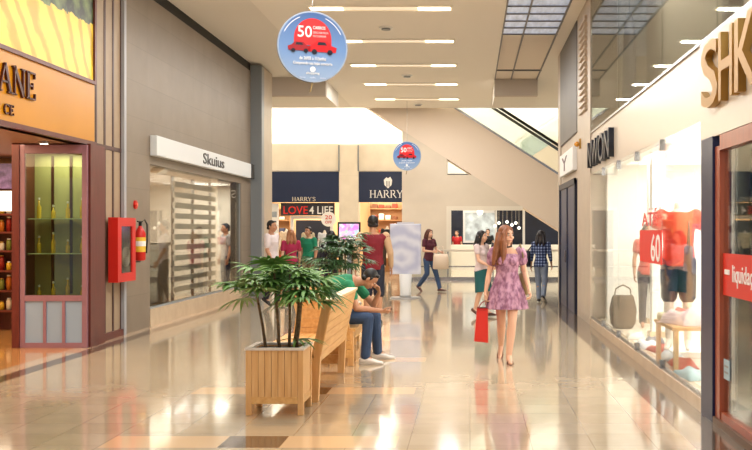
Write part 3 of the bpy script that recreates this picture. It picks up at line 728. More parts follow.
def shelf_far(x0, x1, label):
    t = thing('shelving_unit', label, 'shelf', ((x0+x1)/2, 41.2, 0))
    bm = BM(); box(bm, x0, x1, 41.3, 41.4, 0, 2.7)
    for x in (x0, x1-.05): box(bm, x, x+.05, 41.0, 41.3, 0, 2.7)
    obj('case', bm, mat('warm_brown_shelving', (176,132,88), .5), t)
    for z in (.5, 1.0, 1.5, 2.0, 2.45):
        obj('shelf', box(BM(), x0+.05, x1-.05, 41.0, 41.3, z, z+.04), mat('warm_brown_shelving', (146,92,48)), t)
        x = x0+.12
        while x < x1-.3:
            c = R.choice([(236,226,206),(120,76,50),(70,80,110),(200,160,100),(170,60,40)]); nm = {236:'cream',120:'brown',70:'slate blue',200:'tan',170:'brick red'}[c[0]]
            o = obj('folded_garment', box(BM(), x, x+.2, 41.02, 41.28, z+.04, z+.04+R.uniform(.1,.24), .02), mat('garment_'+nm, c, .8))
            tag(o, '%s folded garment on the %s' % (nm, label), 'clothes', 'folded %s garments on the %s' % (nm, label)); x += .26
shelf_far(-3.95, -2.5, 'brown shelving behind the right half of the far shop')
shelf_far(-8.1, -7.0, 'brown shelving at the left side of the far shop')

# ------------------------------------------------------------------ people
def skin(n):
    return {'light': mat('skin_light', (224,176,148), .5), 'mid': mat('skin_tan', (190,138,106), .5), 'doll': mat('mannequin_white', (232,224,212), .4)}[n]
def lerp(a, b, t): return Vector(a)*(1-t)+Vector(b)*t
def hand(bm, wr, d, n, thumb, curl=.5, s=1.0):
    """palm, four unequal bent fingers and a thumb leaving the side near the wrist"""
    d = Vector(d).normalized(); n = (Vector(n) - d*Vector(n).dot(d)).normalized(); sd = d.cross(n)*thumb
    wr = Vector(wr)
    loft(bm, [wr-d*.01, wr+d*.03*s, wr+d*.075*s, wr+d*.09*s], [(.024*s,.017*s),(.036*s,.017*s),(.042*s,.014*s),(.036*s,.011*s)], sd, 12)
    for off, ln in ((.031,.066),(.011,.078),(-.010,.073),(-.030,.056)):
        b = wr+d*.078*s+sd*off*s; c1 = (d*math.cos(curl*.6)+n*math.sin(curl*.6)); c2 = (d*math.cos(curl*1.5)+n*math.sin(curl*1.5))
        m = b+c1*ln*.55*s; cap(bm, b, m, .0095*s, .009*s, 8); cap(bm, m, m+c2*ln*.55*s, .009*s, .0075*s, 8)
    b = wr+d*.022*s+sd*.028*s; m = b+(d*.6+sd*.75+n*.25).normalized()*.035*s; e = m+(d*.9+sd*.25+n*.4).normalized()*.032*s
    cap(bm, b, m, .013*s, .011*s, 8); cap(bm, m, e, .011*s, .009*s, 8)
STAND = dict(pel=(0,0,.93), wai=(0,0,1.08), che=(0,.0,1.27), nek=(0,-.01,1.435), head=(0,.015,1.585), hrot=(0,0,0),
  shR=(.175,0,1.385), elR=(.225,-.02,1.11), wrR=(.235,.05,.87), shL=(-.175,0,1.385), elL=(-.225,-.02,1.11), wrL=(-.235,.05,.87),
  hiR=(.088,0,.90), knR=(.095,.02,.49), anR=(.095,-.01,.085), hiL=(-.088,0,.90), knL=(-.095,.02,.49), anL=(-.095,-.01,.085), ftR=0, ftL=0)
def walk(st=.3, arm=.15, **kw):
    J = dict(STAND)
    J.update(knL=(-.085, st*.35+.05, .50), anL=(-.07, st*.9, .09), knR=(.085, -st*.05+.03, .49), anR=(.07, -st*.85, .15), ftR=-.5, ftL=.1,
             pel=(0,0,.915), hiL=(-.088,.01,.885), hiR=(.088,-.01,.885), elR=(.22,arm*.3,1.11), wrR=(.235,arm+.05,.89), elL=(-.22,-arm*.7,1.11), wrL=(-.235,-arm*.8,.88))
    J.update(kw); return J
def human(label, loc, rz, J, H=1.70, sk='light', top=None, bottom=None, skirt=None, sleeve=.45, leg=1.0, hair=(30,22,18), style='short', shoe=(60,50,45), voxel=.009,
          female=False, group=None, dress=None, hem=.3, cat='person', name='person', sleevecol=None, shoecover=1, curl=(.5,.5), headless=False, barefoot=False):
    s = H/1.70; M = {k: (Vector(v)*s if isinstance(v, (tuple, Vector)) and k != 'hrot' else v) for k, v in J.items()}
    t = thing(name, label, cat, loc, rz, group)
    sw = .93 if female else 1.03
    def fr(a, b): return lerp(M[a], M[b], .5)
    spine = [M['pel']+(M['pel']-M['wai']).normalized()*.09*s, M['pel'], M['wai'], lerp(M['wai'], M['che'], .6), M['che'], lerp(M['che'], M['nek'], .55), M['nek'], ]
    hipw = .165 if female else .155; ww = .118 if female else .14
    rad = [(.12*s,.09*s), (hipw*s,.112*s), (ww*s,.088*s), (.142*s*sw,.102*s), (.163*s*sw,.112*s), (.168*s*sw,.088*s), (.066*s,.062*s)]
    def inf(r, a): return [(x+a, y+a) for x, y in r]
    hm = (Quaternion((0,0,1), M['hrot'][2]) @ Quaternion((1,0,0), M['hrot'][0]) @ Quaternion((0,1,0), M['hrot'][1])).to_matrix()
    hc = M['head']
    def hp(x, y, z): return hc + hm @ (Vector((x,y,z))*s)
    bm = BM(); loft(bm, spine, rad, n=20)
    if female:
        for sx in (-1, 1): ell(bm, M['che']+Vector((sx*.062,.085,-.01))*s, (.055*s,.05*s,.055*s))
    if not headless:
        cap(bm, M['nek']-Vector((0,0,.02)), hp(0,-.02,-.06), .054*s if female else .06*s, .05*s)
        ell(bm, hp(0,-.008,.022), (.077*s,.094*s,.095*s), hm); ell(bm, hp(0,.02,-.04), (.06*s,.068*s,.072*s), hm); ell(bm, hp(0,.045,-.085), (.03*s,.03*s,.026*s), hm)
        cap(bm, hp(0,.088,.012), hp(0,.108,-.028), .009*s, .014*s, 8)
        for sx in (-1, 1): ell(bm, hp(sx*.078,-.01,-.01), (.012*s,.02*s,.032*s), hm, 8, 6); ell(bm, hp(sx*.04,.072,-.03), (.022*s,.018*s,.022*s), hm, 8, 6)
        for q in (0, 1): cap(bm, hp(-.02,.088,-.055-.010*q), hp(.02,.088,-.055-.010*q), .006*s, .006*s, 6)
    else: cap(bm, M['nek']-Vector((0,0,.02)), M['nek']+Vector((0,0,.05)), .05*s, .048*s)
    for S in 'RL':
        sh, el, wr = M['sh'+S], M['el'+S], M['wr'+S]
        a = .9 if female else 1.0
        cap(bm, lerp(sh, M['che'], .25), sh, .062*s, .056*s*a); cap(bm, sh, el, .052*s*a, .038*s*a); cap(bm, el, lerp(el, wr, .35), .039*s*a, .040*s*a); cap(bm, lerp(el, wr, .35), wr, .040*s*a, .024*s*a)
        hd = M.get('hd'+S) or (wr-el).normalized()
        hn = M.get('hn'+S) or Vector((-1 if S == 'R' else 1, 0, 0))
        th = M.get('th'+S) or (1 if S == 'R' else -1)
        hand(bm, wr, hd, hn, th, curl[0 if S == 'R' else 1], s)
        hi, kn, an = M['hi'+S], M['kn'+S], M['an'+S]
        cap(bm, hi, kn, .084*s, .054*s); cap(bm, kn, lerp(kn, an, .3)+Vector((0,-.012*s,0)), .053*s, .055*s); cap(bm, lerp(kn, an, .3)+Vector((0,-.012*s,0)), an, .055*s, .036*s)
        fa = M['ft'+S]; fd = Vector((.12 if S == 'R' else -.12, math.cos(fa), math.sin(fa))).normalized(); up = Vector((0,0,1))
        # heel, arch and ball of the foot
        ankle = an; sole = Vector((0, math.sin(fa), -math.cos(fa)))
        heel = ankle + sole*.05*s - fd*.03*s; ball = ankle + sole*.062*s + fd*.12*s; toe = ankle + sole*.068*s + fd*.17*s
        cap(bm, ankle, heel, .036*s, .03*s); cap(bm, ankle, ball, .034*s, .027*s); cap(bm, ball, toe, .027*s, .018*s)
    remesh('body', bm, skin(sk), t, voxel, 3)
    if not headless:
        for sx in (-1, 1):
            bm = BM(); ell(bm, hp(sx*.031,.080,.008), (.013*s,.009*s,.008*s), hm, 10, 6); e = obj('eye', bm, mat('eye_white', (228,222,214), .3), t, local=True, smooth=True)
            bm = BM(); ell(bm, hp(sx*.031,.087,.008), (.006*s,.004*s,.006*s), hm, 8, 6); obj('iris', bm, mat('dark_iris', (34,22,16), .2), e, local=True)
            bm = BM(); cap(bm, hp(sx*.045,.082,.028), hp(sx*.017,.089,.030), .004*s, .004*s, 6); obj('eyebrow', bm, mat('brow_dark', (50,34,26), .7), t, local=True)
        bm = BM(); cap(bm, hp(-.018,.093,-.060), hp(.018,.093,-.060), .0045*s, .0045*s, 6); obj('mouth', bm, mat('lips', (172,88,80), .5), t, local=True)
        hmat = mat('hair_%d_%d_%d' % hair, hair, .45, var=.35, scale=30, stretch=(3,3,.4))
        bm = BM()
        if style == 'short':
            ell(bm, hp(0,-.024,.036), (.084*s,.092*s,.094*s), hm); cap(bm, hp(-.05,-.06,-.03), hp(.05,-.06,-.03), .035*s); cap(bm, hp(-.045,.05,.096), hp(.045,.05,.096), .02*s)
            for sx in (-1,1): cap(bm, hp(sx*.076,.012,.03), hp(sx*.078,.012,.0), .013*s, .008*s, 8)
        elif style in ('long', 'bob', 'bun', 'flow', 'top_bun'):
            ell(bm, hp(0,-.022,.034), (.09*s,.10*s,.10*s), hm)
            ln = {'long': .36, 'bob': .16, 'bun': .08, 'flow': .3, 'top_bun': .08}[style]
            for sx in (-1, 0, 1):
                a = hp(sx*.052,-.055,.03); b = hp(sx*.075,-.07,-.08); c = b + Vector((sx*.015,-.03,-ln*.55))*s; d = b + Vector((sx*.01,-.045,-ln))*s
                if style == 'flow':
                    a = hp(sx*.05+.02,-.04,.03); b = hp(sx*.06+.055,-.015,-.07); c = b+Vector((.035,.02,-.13))*s; d = b+Vector((.06+.01*sx,.04,-.30))*s
                loft(bm, [a, b, c, d], [.05*s,.052*s,.045*s,.02*s], n=10)
            if style in ('long', 'bob'):
                for sx in (-1, 1): loft(bm, [hp(sx*.05,.03,.10), hp(sx*.084,.02,.0), hp(sx*.085,.005,-.10), hp(sx*.085,.0,-.10-ln*.5)], [.03*s,.024*s,.024*s,.012*s], n=8)
            if style == 'flow':
                for dx in (0, .02): loft(bm, [hp(.02,.055,.095), hp(.07+dx*.5,.05,.03), hp(.085+dx,.055,-.06), hp(.09+dx,.06,-.2), hp(.11+dx,.07,-.34)], [.026*s,.032*s,.036*s,.034*s,.012*s], n=8)
                loft(bm, [hp(-.02,.06,.095), hp(-.072,.02,.03), hp(-.082,-.01,-.06), hp(-.085,-.02,-.2)], [.022*s,.02*s,.022*s,.01*s], n=8)
            if style == 'bun': ell(bm, hp(0,-.12,.03), (.045*s,.045*s,.045*s))
            if style == 'top_bun': ell(bm, hp(0,-.05,.13), (.05*s,.05*s,.045*s))
        remesh('hair', bm, hmat, t, max(voxel*.8, .005), 3)
    if top:
        tm = top if not isinstance(top, tuple) else mat('cloth_%d_%d_%d' % top, top, .8, var=.12, scale=14)
        bm = BM(); sp = [lerp(spine[0], spine[1], .2)]+spine[1:6]+[lerp(spine[5], spine[6], .72)]
        rr = inf(rad, .016*s); rr[0] = (rad[1][0]+.012, rad[1][1]+.014); rr[6] = (.095*s, .076*s)
        loft(bm, sp, rr, n=20)
        if female:
            for sx in (-1, 1): ell(bm, M['che']+Vector((sx*.062,.088,-.01))*s, (.062*s,.058*s,.062*s))
        sl = BM() if sleevecol else bm
        for S in 'RL':
            sh, el, wr = M['sh'+S], M['el'+S], M['wr'+S]
            cap(bm, lerp(sh, M['che'], .3), lerp(sh, el, .06), .074*s, .066*s)
            if sleeve <= 1: cap(sl, sh, lerp(sh, el, sleeve), .067*s, .062*s)
            else:
                cap(sl, sh, el, .066*s, .052*s); cap(sl, el, lerp(el, wr, sleeve-1), .052*s, .038*s)
        remesh('shirt', bm, tm, t, voxel, 3)
        if sleevecol: remesh('sleeves', sl, mat('cloth_%d_%d_%d' % sleevecol, sleevecol, .8), t, voxel, 3)
    if bottom:
        bmx = mat('cloth_%d_%d_%d' % bottom, bottom, .8, var=.2, scale=10)
        bm = BM(); loft(bm, [spine[0]-Vector((0,0,.0)), spine[1], lerp(spine[1], spine[2], .5)], [(.13*s,.10*s), (rad[1][0]+.011, rad[1][1]+.011), (rad[1][0]*.86+.01, rad[1][1]*.88+.01)], n=20)
        for S in 'RL':
            hi, kn, an = M['hi'+S], M['kn'+S], M['an'+S]
            if leg <= .5: cap(bm, hi, lerp(hi, kn, leg*2), .098*s, .088*s)
            else:
                cap(bm, hi, kn, .097*s, .07*s); e = lerp(kn, an, (leg-.5)*2*.97); cap(bm, kn, e, .069*s, .058*s)
        remesh('trousers' if leg > .5 else 'shorts', bm, bmx, t, voxel, 3)
    if skirt:
        bm = BM(); kz = lerp(M['knR'], M['knL'], .5)
        a = M['wai']; b = M['pel']; c = lerp(M['pel'], kz, .55); d = lerp(M['pel'], kz, 1+hem-.3)
        loft(bm, [lerp(a, b, .3), b, c, d], [(.13*s,.1*s),(.18*s,.13*s),(.19*s,.15*s),(.2*s,.17*s)], n=24)
        remesh('skirt', bm, mat('cloth_%d_%d_%d' % skirt, skirt, .8, var=.15, scale=8), t, voxel, 2)
    if dress:
        bm = BM()
        zz = [.66, .75, .90, 1.04, 1.12, 1.20, 1.28, 1.34, 1.365]
        rr = [(.262,.215), (.245,.195), (.205,.155), (.155,.118), (.135,.108), (.15,.132), (.162,.128), (.172,.105), (.145,.085)]
        cs = [(M['pel']*(1-max(0, min(1, (z-.9)/.5)))+M['nek']*max(0, min(1, (z-.9)/.5))) for z in zz]
        cs = [Vector((c.x, c.y, z*s)) for c, z in zip(cs, zz)]
        loft(bm, cs, [(a*s, b*s) for a, b in rr], n=96, wave=[.05,.05,.035,.02,.006,.004,0,0,0,12])
        for sx in (-1, 1): ell(bm, M['che']+Vector((sx*.062,.09,-.01))*s, (.064*s,.056*s,.062*s))
        for S in 'RL':
            sh, el = M['sh'+S], M['el'+S]
            ell(bm, lerp(sh, el, .2), (.078*s,.078*s,.09*s)); cap(bm, sh, lerp(sh, el, .42), .07*s, .07*s)
        remesh('dress', bm, dress, t, .006, 2)
    if not barefoot:
        shm = mat('shoe_%d_%d_%d' % shoe, shoe, .5)
        for S in 'RL':
            an = M['an'+S]; fa = M['ft'+S]; fd = Vector((.12 if S == 'R' else -.12, math.cos(fa), math.sin(fa))).normalized(); sole = Vector((0, math.sin(fa), -math.cos(fa)))
            xa = Vector((1,0,0))
            def q(f, d): return an + fd*f*s + sole*d*s
            if shoecover:
                bm = BM(); loft(bm, [q(-.075,.055), q(-.06,.045), q(-.01,.035), q(.08,.048), q(.15,.062), q(.20,.066), q(.215,.07)], [(.02*s,.02*s),(.036*s,.036*s),(.042*s,.05*s),(.045*s,.036*s),(.046*s,.024*s),(.034*s,.018*s),(.012*s,.01*s)], xa, 14)
                sh_ = obj('shoe', bm, shm, t, local=True, smooth=True)
                bm = BM(); loft(bm, [q(-.08,.080), q(-.05,.080), q(.08,.080), q(.16,.080), q(.222,.080)], [(.02*s,.007*s),(.038*s,.008*s),(.044*s,.008*s),(.046*s,.008*s),(.016*s,.006*s)], xa, 14)
                obj('sole', bm, mat('sole_pale', (206,200,190), .6), sh_, local=True)
            else:
                bm = BM(); loft(bm, [q(-.07,.086), q(-.04,.086), q(.07,.086), q(.16,.086), q(.205,.088)], [(.018*s,.006*s),(.034*s,.007*s),(.038*s,.007*s),(.042*s,.007*s),(.014*s,.005*s)], xa, 14)
                sh_ = obj('sandal', bm, shm, t, local=True, smooth=True)
                bm = BM(); tube(bm, [q(.11,.08)+xa*.042*s, q(.10,.045)+xa*.025*s, q(.10,.038), q(.10,.045)-xa*.025*s, q(.11,.08)-xa*.042*s], .007*s, 6); obj('strap', bm, shm, sh_, local=True)
    return t, M, s

pi = math.pi
# seated man ------------------------------------------------
SJ = dict(STAND)
SJ.update(pel=(0,.0,.575), wai=(0,-.08,.72), che=(0,.04,.93), nek=(0,.27,.99), head=(0,.43,1.0), hrot=(-.8,0,0),
  shR=(.18,.20,.935), elR=(.20,.29,.66), wrR=(.10,.58,.625), shL=(-.18,.24,.935), elL=(-.19,.46,.67), wrL=(-.085,.535,.83),
  hiR=(.09,.02,.55), knR=(.20,.43,.545), anR=(.23,.40,.085), hiL=(-.09,.02,.55), knL=(-.19,.48,.545), anL=(-.26,.50,.085), ftR=0, ftL=0)
SJ['hdR'] = Vector((-.35,.9,-.2)); SJ['hnR'] = Vector((-.6,0,.7)); SJ['thR'] = 1
SJ['hdL'] = Vector((.35,-.1,.9)); SJ['hnL'] = Vector((.5,-.8,0)); SJ['thL'] = -1
grn = mat('green_tee', (44,150,106), .8, rgb2=(30,122,84), scale=6)
SX, SY = -1.66, 12.84
sm, SM_, ss_ = human('man in green t-shirt and jeans sitting hunched on the bench, head on hand', (SX,SY,0), -pi/2, SJ, H=1.72, sk='mid', top=grn, bottom=(52,76,112), leg=1.0, shoe=(226,222,216), hair=(30,26,26), voxel=.0055, sleeve=.5, curl=(1.1,.9))
bm = BM(); ell(bm, (0.09,.2,.93), (.05,.05,.03)); 
bm.free()
# phone in his right hand
hx = ROOT[sm] @ (SM_['wrR'] + Vector((-.35,.9,-.2)).normalized()*.095 + Vector((-.6,0,.7)).normalized()*.02)
ph = thing('mobile_phone', 'dark mobile phone held by the seated man', 'phone', tuple(hx))
Mx = Matrix.Translation(hx) @ Matrix.Rotation(-.7, 4, 'Y')
bm = box(BM(), -.055, .055, -.028, .028, -.005, .005, .003); bmesh.ops.transform(bm, matrix=Mx, verts=bm.verts); pb = obj('case', bm, black, ph)
bm = box(BM(), -.048, .048, -.024, .024, .005, .006); bmesh.ops.transform(bm, matrix=Mx, verts=bm.verts); obj('screen', bm, mat('phone_screen', (90,100,120), .1), ph)

# woman in purple dress -------------------------------------
m, nt, p = nodes_of('purple_print_dress'); L = nt.links.new
tc = nt.nodes.new('ShaderNodeTexCoord'); vo = nt.nodes.new('ShaderNodeTexNoise'); vo.inputs['Scale'].default_value = 22; vo.inputs['Detail'].default_value = 3
mp = nt.nodes.new('ShaderNodeMapping'); mp.inputs['Scale'].default_value = (1,1,.55)
rp = nt.nodes.new('ShaderNodeValToRGB'); rp.color_ramp.elements[0].position = .38; rp.color_ramp.elements[0].color = lin((134,86,116)); rp.color_ramp.elements[1].position = .62; rp.color_ramp.elements[1].color = lin((196,150,174))
L(tc.outputs['Object'], mp.inputs[0]); L(mp.outputs[0], vo.inputs['Vector']); L(vo.outputs['Fac'], rp.inputs[0]); L(rp.outputs[0], p.inputs['Base Color']); p.inputs['Roughness'].default_value = .8
purple = m
WJ = walk(.3)
WJ.update(head=(.01,.03,1.585), hrot=(-.05,.08,.65), shR=(.165,0,1.375), elR=(.225,-.03,1.10), wrR=(.27,.03,.86), shL=(-.165,0,1.375), elL=(-.225,-.03,1.12), wrL=(-.275,.08,.90),
  hiL=(-.085,.02,.885), knL=(-.055,.16,.49), anL=(-.015,.22,.085), hiR=(.085,-.01,.885), knR=(.07,-.02,.49), anR=(.065,-.36,.17), ftL=.0, ftR=-.75)
WJ['hnR'] = Vector((-1,0,0)); WJ['hdR'] = Vector((.03,.03,-1))
WX, WY = .455, 12.9
wm, WM, ws = human('woman in a purple patterned dress with long auburn hair walking towards the camera', (WX,WY,0), pi, WJ, H=1.66, top=None, dress=purple, female=True, hair=(146,88,54), style='flow', shoe=(120,80,60), shoecover=0, voxel=.0055, curl=(1.3,1.0))
bm = BM()
nk = WM['nek']; loft(bm, [nk+Vector((0,.008,.005)), nk+Vector((0,.012,.022))], [(.062*ws,.060*ws)]*2, n=24); obj('neck_ribbon', bm, mat('dark_ribbon', (52,34,36), .6), wm, local=True)
# shopping bag in her right hand
bt = ROOT[wm] @ (WM['wrR'] + Vector((.0,.01,-.095)))
bg = thing('paper_shopping_bag', 'glossy red paper bag hanging from the hand of the woman in purple', 'bag', (bt.x-.06, bt.y, bt.z-.56))
bx, by, bz = bt.x-.05, bt.y, bt.z-.085
bm = BM(); v = [(bx-.09,bz-.40),(bx+.08,bz-.42),(bx+.075,bz),(bx-.055,bz)]
prism(bm, v, 'y', by-.10, by+.10)
obj('bag_body', bm, mat('red_paper', (214,46,34), .4), bg)
for q in (-.06, .06):
    bm = BM(); tube(bm, [(bx-.04, by+q, bz), (bx-.0, by+q*.6, bz+.06), (bt.x, by+q*.2, bt.z+.0), (bx+.05, by+q*.6, bz+.05), (bx+.06, by+q, bz)], .005, 6); obj('handle', bm, mat('dark_red_cord', (140,30,24), .6), bg)
obj('fold_edge', box(BM(), bx-.056, bx+.076, by-.102, by+.102, bz-.03, bz), mat('red_paper_fold', (196,38,30), .4), bg)
# olive handbag at her left side
sh = ROOT[wm] @ WM['shL']; lh = ROOT[wm] @ WM['elL']
hb = thing('handbag', 'olive tan shoulder bag under the left arm of the woman in purple', 'bag', (lh.x, lh.y+.1, .8))
c = Vector((lh.x-.01, lh.y+.11, 0))
bm = BM(); loft(bm, [(c.x+.015,c.y,.80),(c.x+.01,c.y,.83),(c.x,c.y,.98),(c.x-.01,c.y,1.07),(c.x-.015,c.y,1.10)], [(.03,.10),(.075,.15),(.07,.15),(.05,.12),(.015,.09)], n=24); obj('bag_body', bm, mat('olive_leather', (150,126,84), .5, var=.15), hb, smooth=True)
bm = BM(); tube(bm, [(c.x-.02,c.y-.08,1.08),(sh.x+.03,sh.y-.07,1.30),(sh.x,sh.y-.02,1.435),(sh.x-.01,sh.y+.06,1.40),(c.x-.02,c.y+.08,1.08)], .012, 8); obj('strap', bm, mat('olive_strap', (120,98,62), .5), hb, smooth=True)

def bagbox(name, label, c, sz, col, strap=None):
    t = thing(name, label, 'bag', (c[0], c[1], c[2]-sz[2]))
    bm = BM(); loft(bm, [(c[0],c[1],c[2]-sz[2]),(c[0],c[1],c[2]-sz[2]*.9),(c[0],c[1],c[2]+sz[2]*.6),(c[0],c[1],c[2]+sz[2])], [(sz[0]*.85,sz[1]*.7),(sz[0],sz[1]),(sz[0]*.95,sz[1]*.8),(sz[0]*.85,sz[1]*.3)], n=28)
    obj('bag_body', bm, mat('bag_%d_%d_%d' % col, col, .6), t, smooth=True)
    if strap: 
        bm = BM(); tube(bm, strap, .01, 8); obj('strap', bm, mat('bag_%d_%d_%d' % col, col, .6), t, smooth=True)
    return t
# woman behind with dark hair, white top and teal skirt
J = walk(.12, .1); J['elR'] = (.23,.08,1.12); J['wrR'] = (.18,.28,1.02)
Y = 19.6; X = (481.5-470)*Y/F
human('black-haired woman in white top and teal skirt, half hidden behind the woman in purple', (X,Y,0), pi+1.0, J, H=1.60, top=(226,206,206), skirt=(26,92,94), hem=.3, female=True, hair=(26,20,24), style='bob', shoe=(90,60,50), sleeve=.4)
bagbox('handbag', 'black shoulder bag of the woman in the teal skirt', (X+.26, Y-.12, 1.22), (.09,.08,.15), (28,24,28), [(X+.22,Y-.1,1.34),(X+.15,Y-.02,1.40),(X+.27,Y-.10,1.34)])
# woman in plaid shirt seen from behind
Y = 23.6; X = (541-470)*Y/F
human('woman in a blue plaid shirt and grey-blue jeans standing near the blue door', (X,Y,0), -.3, walk(.08, .05), H=1.60, sk='mid', top=plaid_mat(), bottom=(134,146,166), female=True, hair=(34,26,28), style='bob', shoe=(40,34,34), sleeve=1.5)
bagbox('handbag', 'black bag hanging at the side of the woman in plaid', (X-.30, Y+.02, .98), (.07,.14,.17), (26,28,38), [(X-.30,Y-.06,1.14),(X-.17,Y+.02,1.32),(X-.30,Y+.09,1.14)])
# woman with tote far away
Y = 27.8; X = (429-470)*Y/F
J = walk(.38, .2); J['elL'] = (-.25,.05,1.13); J['wrL'] = (-.20,.27,1.08); J['elR'] = (.22,.0,1.12); J['wrR'] = (.12,.24,1.10)
human('woman in a dark plum t-shirt and jeans walking beside the beige wall', (X,Y,0), pi+.85, J, H=1.64, top=(88,34,50), bottom=(60,84,122), female=True, hair=(96,52,38), style='long', shoe=(96,60,50), sleeve=.45)
bagbox('tote_bag', 'large cream tote bag carried by the woman in the plum t-shirt', (X+.32, Y-.28, .80), (.21,.09,.20), (226,204,180), [(X+.22,Y-.28,.98),(X+.27,Y-.24,1.2),(X+.36,Y-.22,1.2),(X+.42,Y-.28,.98)])
# man in burgundy raglan
Y = 18.0; X = (373-470)*Y/F
J = dict(STAND); J.update(shR=(.20,0,1.385), shL=(-.20,0,1.385), elR=(.27,-.02,1.12), wrR=(.29,.05,.88), elL=(-.255,-.02,1.12), wrL=(-.27,.05,.88))
human('man in a burgundy shirt with beige sleeves seen from behind, beyond the seated man', (X,Y,0), .12, J, H=1.86, sk='mid', top=(126,22,38), bottom=(36,40,58), leg=.5, hair=(24,18,18), shoe=(60,60,66), sleeve=1.85, sleevecol=(198,164,130))
# white shirt man
Y = 22.5; X = (271.5-470)*Y/F
human('man in a white shirt and dark trousers near the left stone pier', (X,Y,0), -1.9, walk(.1, .1), H=1.82, sk='mid', top=(228,214,214), bottom=(44,42,52), hair=(24,18,18), shoe=(40,34,32), sleeve=.7)
Y = 25; X = (291-470)*Y/F
human('woman in a magenta top with short light hair in front of the far shop', (X,Y,0), .3, walk(.1, .1), H=1.62, top=(170,36,78), bottom=(44,34,40), female=True, hair=(176,116,76), style='bob', shoe=(60,50,46), sleeve=.6)
Y = 26.2; X = (308.5-470)*Y/F
human('person in a green polo shirt standing before the LOVE 4 LIFE window', (X,Y,0), pi-.5, dict(STAND), H=1.70, sk='mid', top=(24,132,96), bottom=(150,126,100), hair=(48,32,28), shoe=(60,50,46), sleeve=.55)
Y = 22.2; X = (331-470)*Y/F
human('black-haired person in dark clothes beside the small screen', (X,Y,0), .5, dict(STAND), H=1.60, sk='mid', top=(34,30,40), bottom=(30,28,36), female=True, hair=(16,12,16), style='long', shoe=(30,28,30), sleeve=1.7)
# two people inside the left window
Y = 26.0; X = (226-470)*Y/F
human('man with dark cap-like hair and grey shirt behind the left shop window', (X,Y,0), 2.2, dict(STAND), H=1.78, sk='mid', top=(170,164,164), bottom=(40,46,72), hair=(40,40,56), shoe=(40,40,44), sleeve=.6)
Y = 26.35; X = (236.5-470)*Y/F
human('second person in grey-blue top behind the left shop window, nearest the pier', (X,Y,0), 1.6, dict(STAND), H=1.68, sk='mid', top=(120,120,136), bottom=(58,72,104), hair=(96,70,58), shoe=(40,40,44), sleeve=.6)
# far people beyond the railing
Y = 43.1; X = (457-470)*Y/F
human('distant person in red beyond the railing, left of the white window', (X,Y,0), 2.6, dict(STAND), H=1.62, top=(196,40,44), bottom=(70,70,84), hair=(50,34,30), shoe=(50,50,50), voxel=.014)
Y = 43.1; X = (488-470)*Y/F
human('distant person in black beyond the railing, beside the ball lamps', (X,Y,0), 2.9, dict(STAND), H=1.68, top=(26,26,30), bottom=(30,30,34), hair=(24,18,18), shoe=(40,40,40), voxel=.014)
# mannequins in the far shop
def mann(x, y, top, bottom, label, z=0, rz=pi, H=1.7, **k):
    return human(label, (x,y,z), rz, dict(STAND), H=H, sk='doll', top=top, bottom=bottom, cat='mannequin', name='mannequin', headless=True, voxel=.014, barefoot=True, **k)
mann(-6.75, 38.6, (224,206,184), (120,110,110), 'headless mannequin in a cream shirt left of the white display frame', .15)
mann(-5.95, 38.6, (206,196,170), (60,60,80), 'headless mannequin in a sand shirt in the middle of the white display frame', .1)
mann(-5.35, 38.62, (226,232,240), (90,100,130), 'headless mannequin in a pale blue shirt at the right of the white display frame', .1)
mann(-3.05, 38.7, (30,30,36), (60,50,44), 'headless mannequin in a black jacket in the right far shop window', .25)

# ------------------------------------------------------------------ screen and totem
Y = 23; X = (349-470)*Y/F; k_ = Y/F
zs0, zs1 = EYE-(240-231)*k_, EYE+(231-223)*k_
tv = thing('display_screen', 'flat screen on a grey stand showing a colourful picture', 'screen', (X,Y,0))
obj('bezel', box(BM(), X-11.5*k_, X+11.5*k_, Y, Y+.05, zs0-.02, zs1+.02, .006), black, tv)
m, nt, p = nodes_of('screen_picture'); L = nt.links.new
tc = nt.nodes.new('ShaderNodeTexCoord'); vo = nt.nodes.new('ShaderNodeTexVoronoi'); vo.inputs['Scale'].default_value = 14
L(tc.outputs['Object'], vo.inputs['Vector'])
hs = nt.nodes.new('ShaderNodeMixRGB'); hs.inputs[0].default_value = .45; hs.inputs[1].default_value = lin((214,150,230)); L(vo.outputs['Color'], hs.inputs[2])
L(hs.outputs[0], p.inputs['Emission Color']); L(hs.outputs[0], p.inputs['Base Color']); p.inputs['Emission Strength'].default_value = .9
obj('screen', box(BM(), X-9.8*k_, X+9.8*k_, Y-.004, Y, zs0+.02, zs1-.02), m, tv)
obj('stand', box(BM(), X-.05, X+.05, Y+.05, Y+.12, .03, zs1-.1), greyp, tv); obj('foot', box(BM(), X-.25, X+.25, Y-.1, Y+.25, 0, .03), greyp, tv)
Y = 25; X = (405.5-470)*Y/F
tt = thing('advertising_totem', 'lilac banner totem on a white pedestal with round base', 'totem', (X,Y,0))
obj('foot_disc', cyl(BM(), (X,Y,0), (X,Y,.03), .38, .36, 32), mat('totem_foot', (150,146,142), .4), tt)
bm = BM(); loft(bm, [(X,Y,.03),(X,Y,.1),(X,Y,.58)], [(.14,.1),(.13,.09),(.15,.08)], n=28); obj('pedestal', bm, white, tt, smooth=True)
m, nt, p = nodes_of('lilac_swirl_print'); L = nt.links.new
tc = nt.nodes.new('ShaderNodeTexCoord'); wv = nt.nodes.new('ShaderNodeTexWave'); wv.wave_type = 'RINGS'; wv.rings_direction = 'Y'; wv.inputs['Scale'].default_value = .9; wv.inputs['Distortion'].default_value = 11; wv.inputs['Detail'].default_value = 3
mp = nt.nodes.new('ShaderNodeMapping'); mp.inputs['Location'].default_value = (.1,0,-.9)
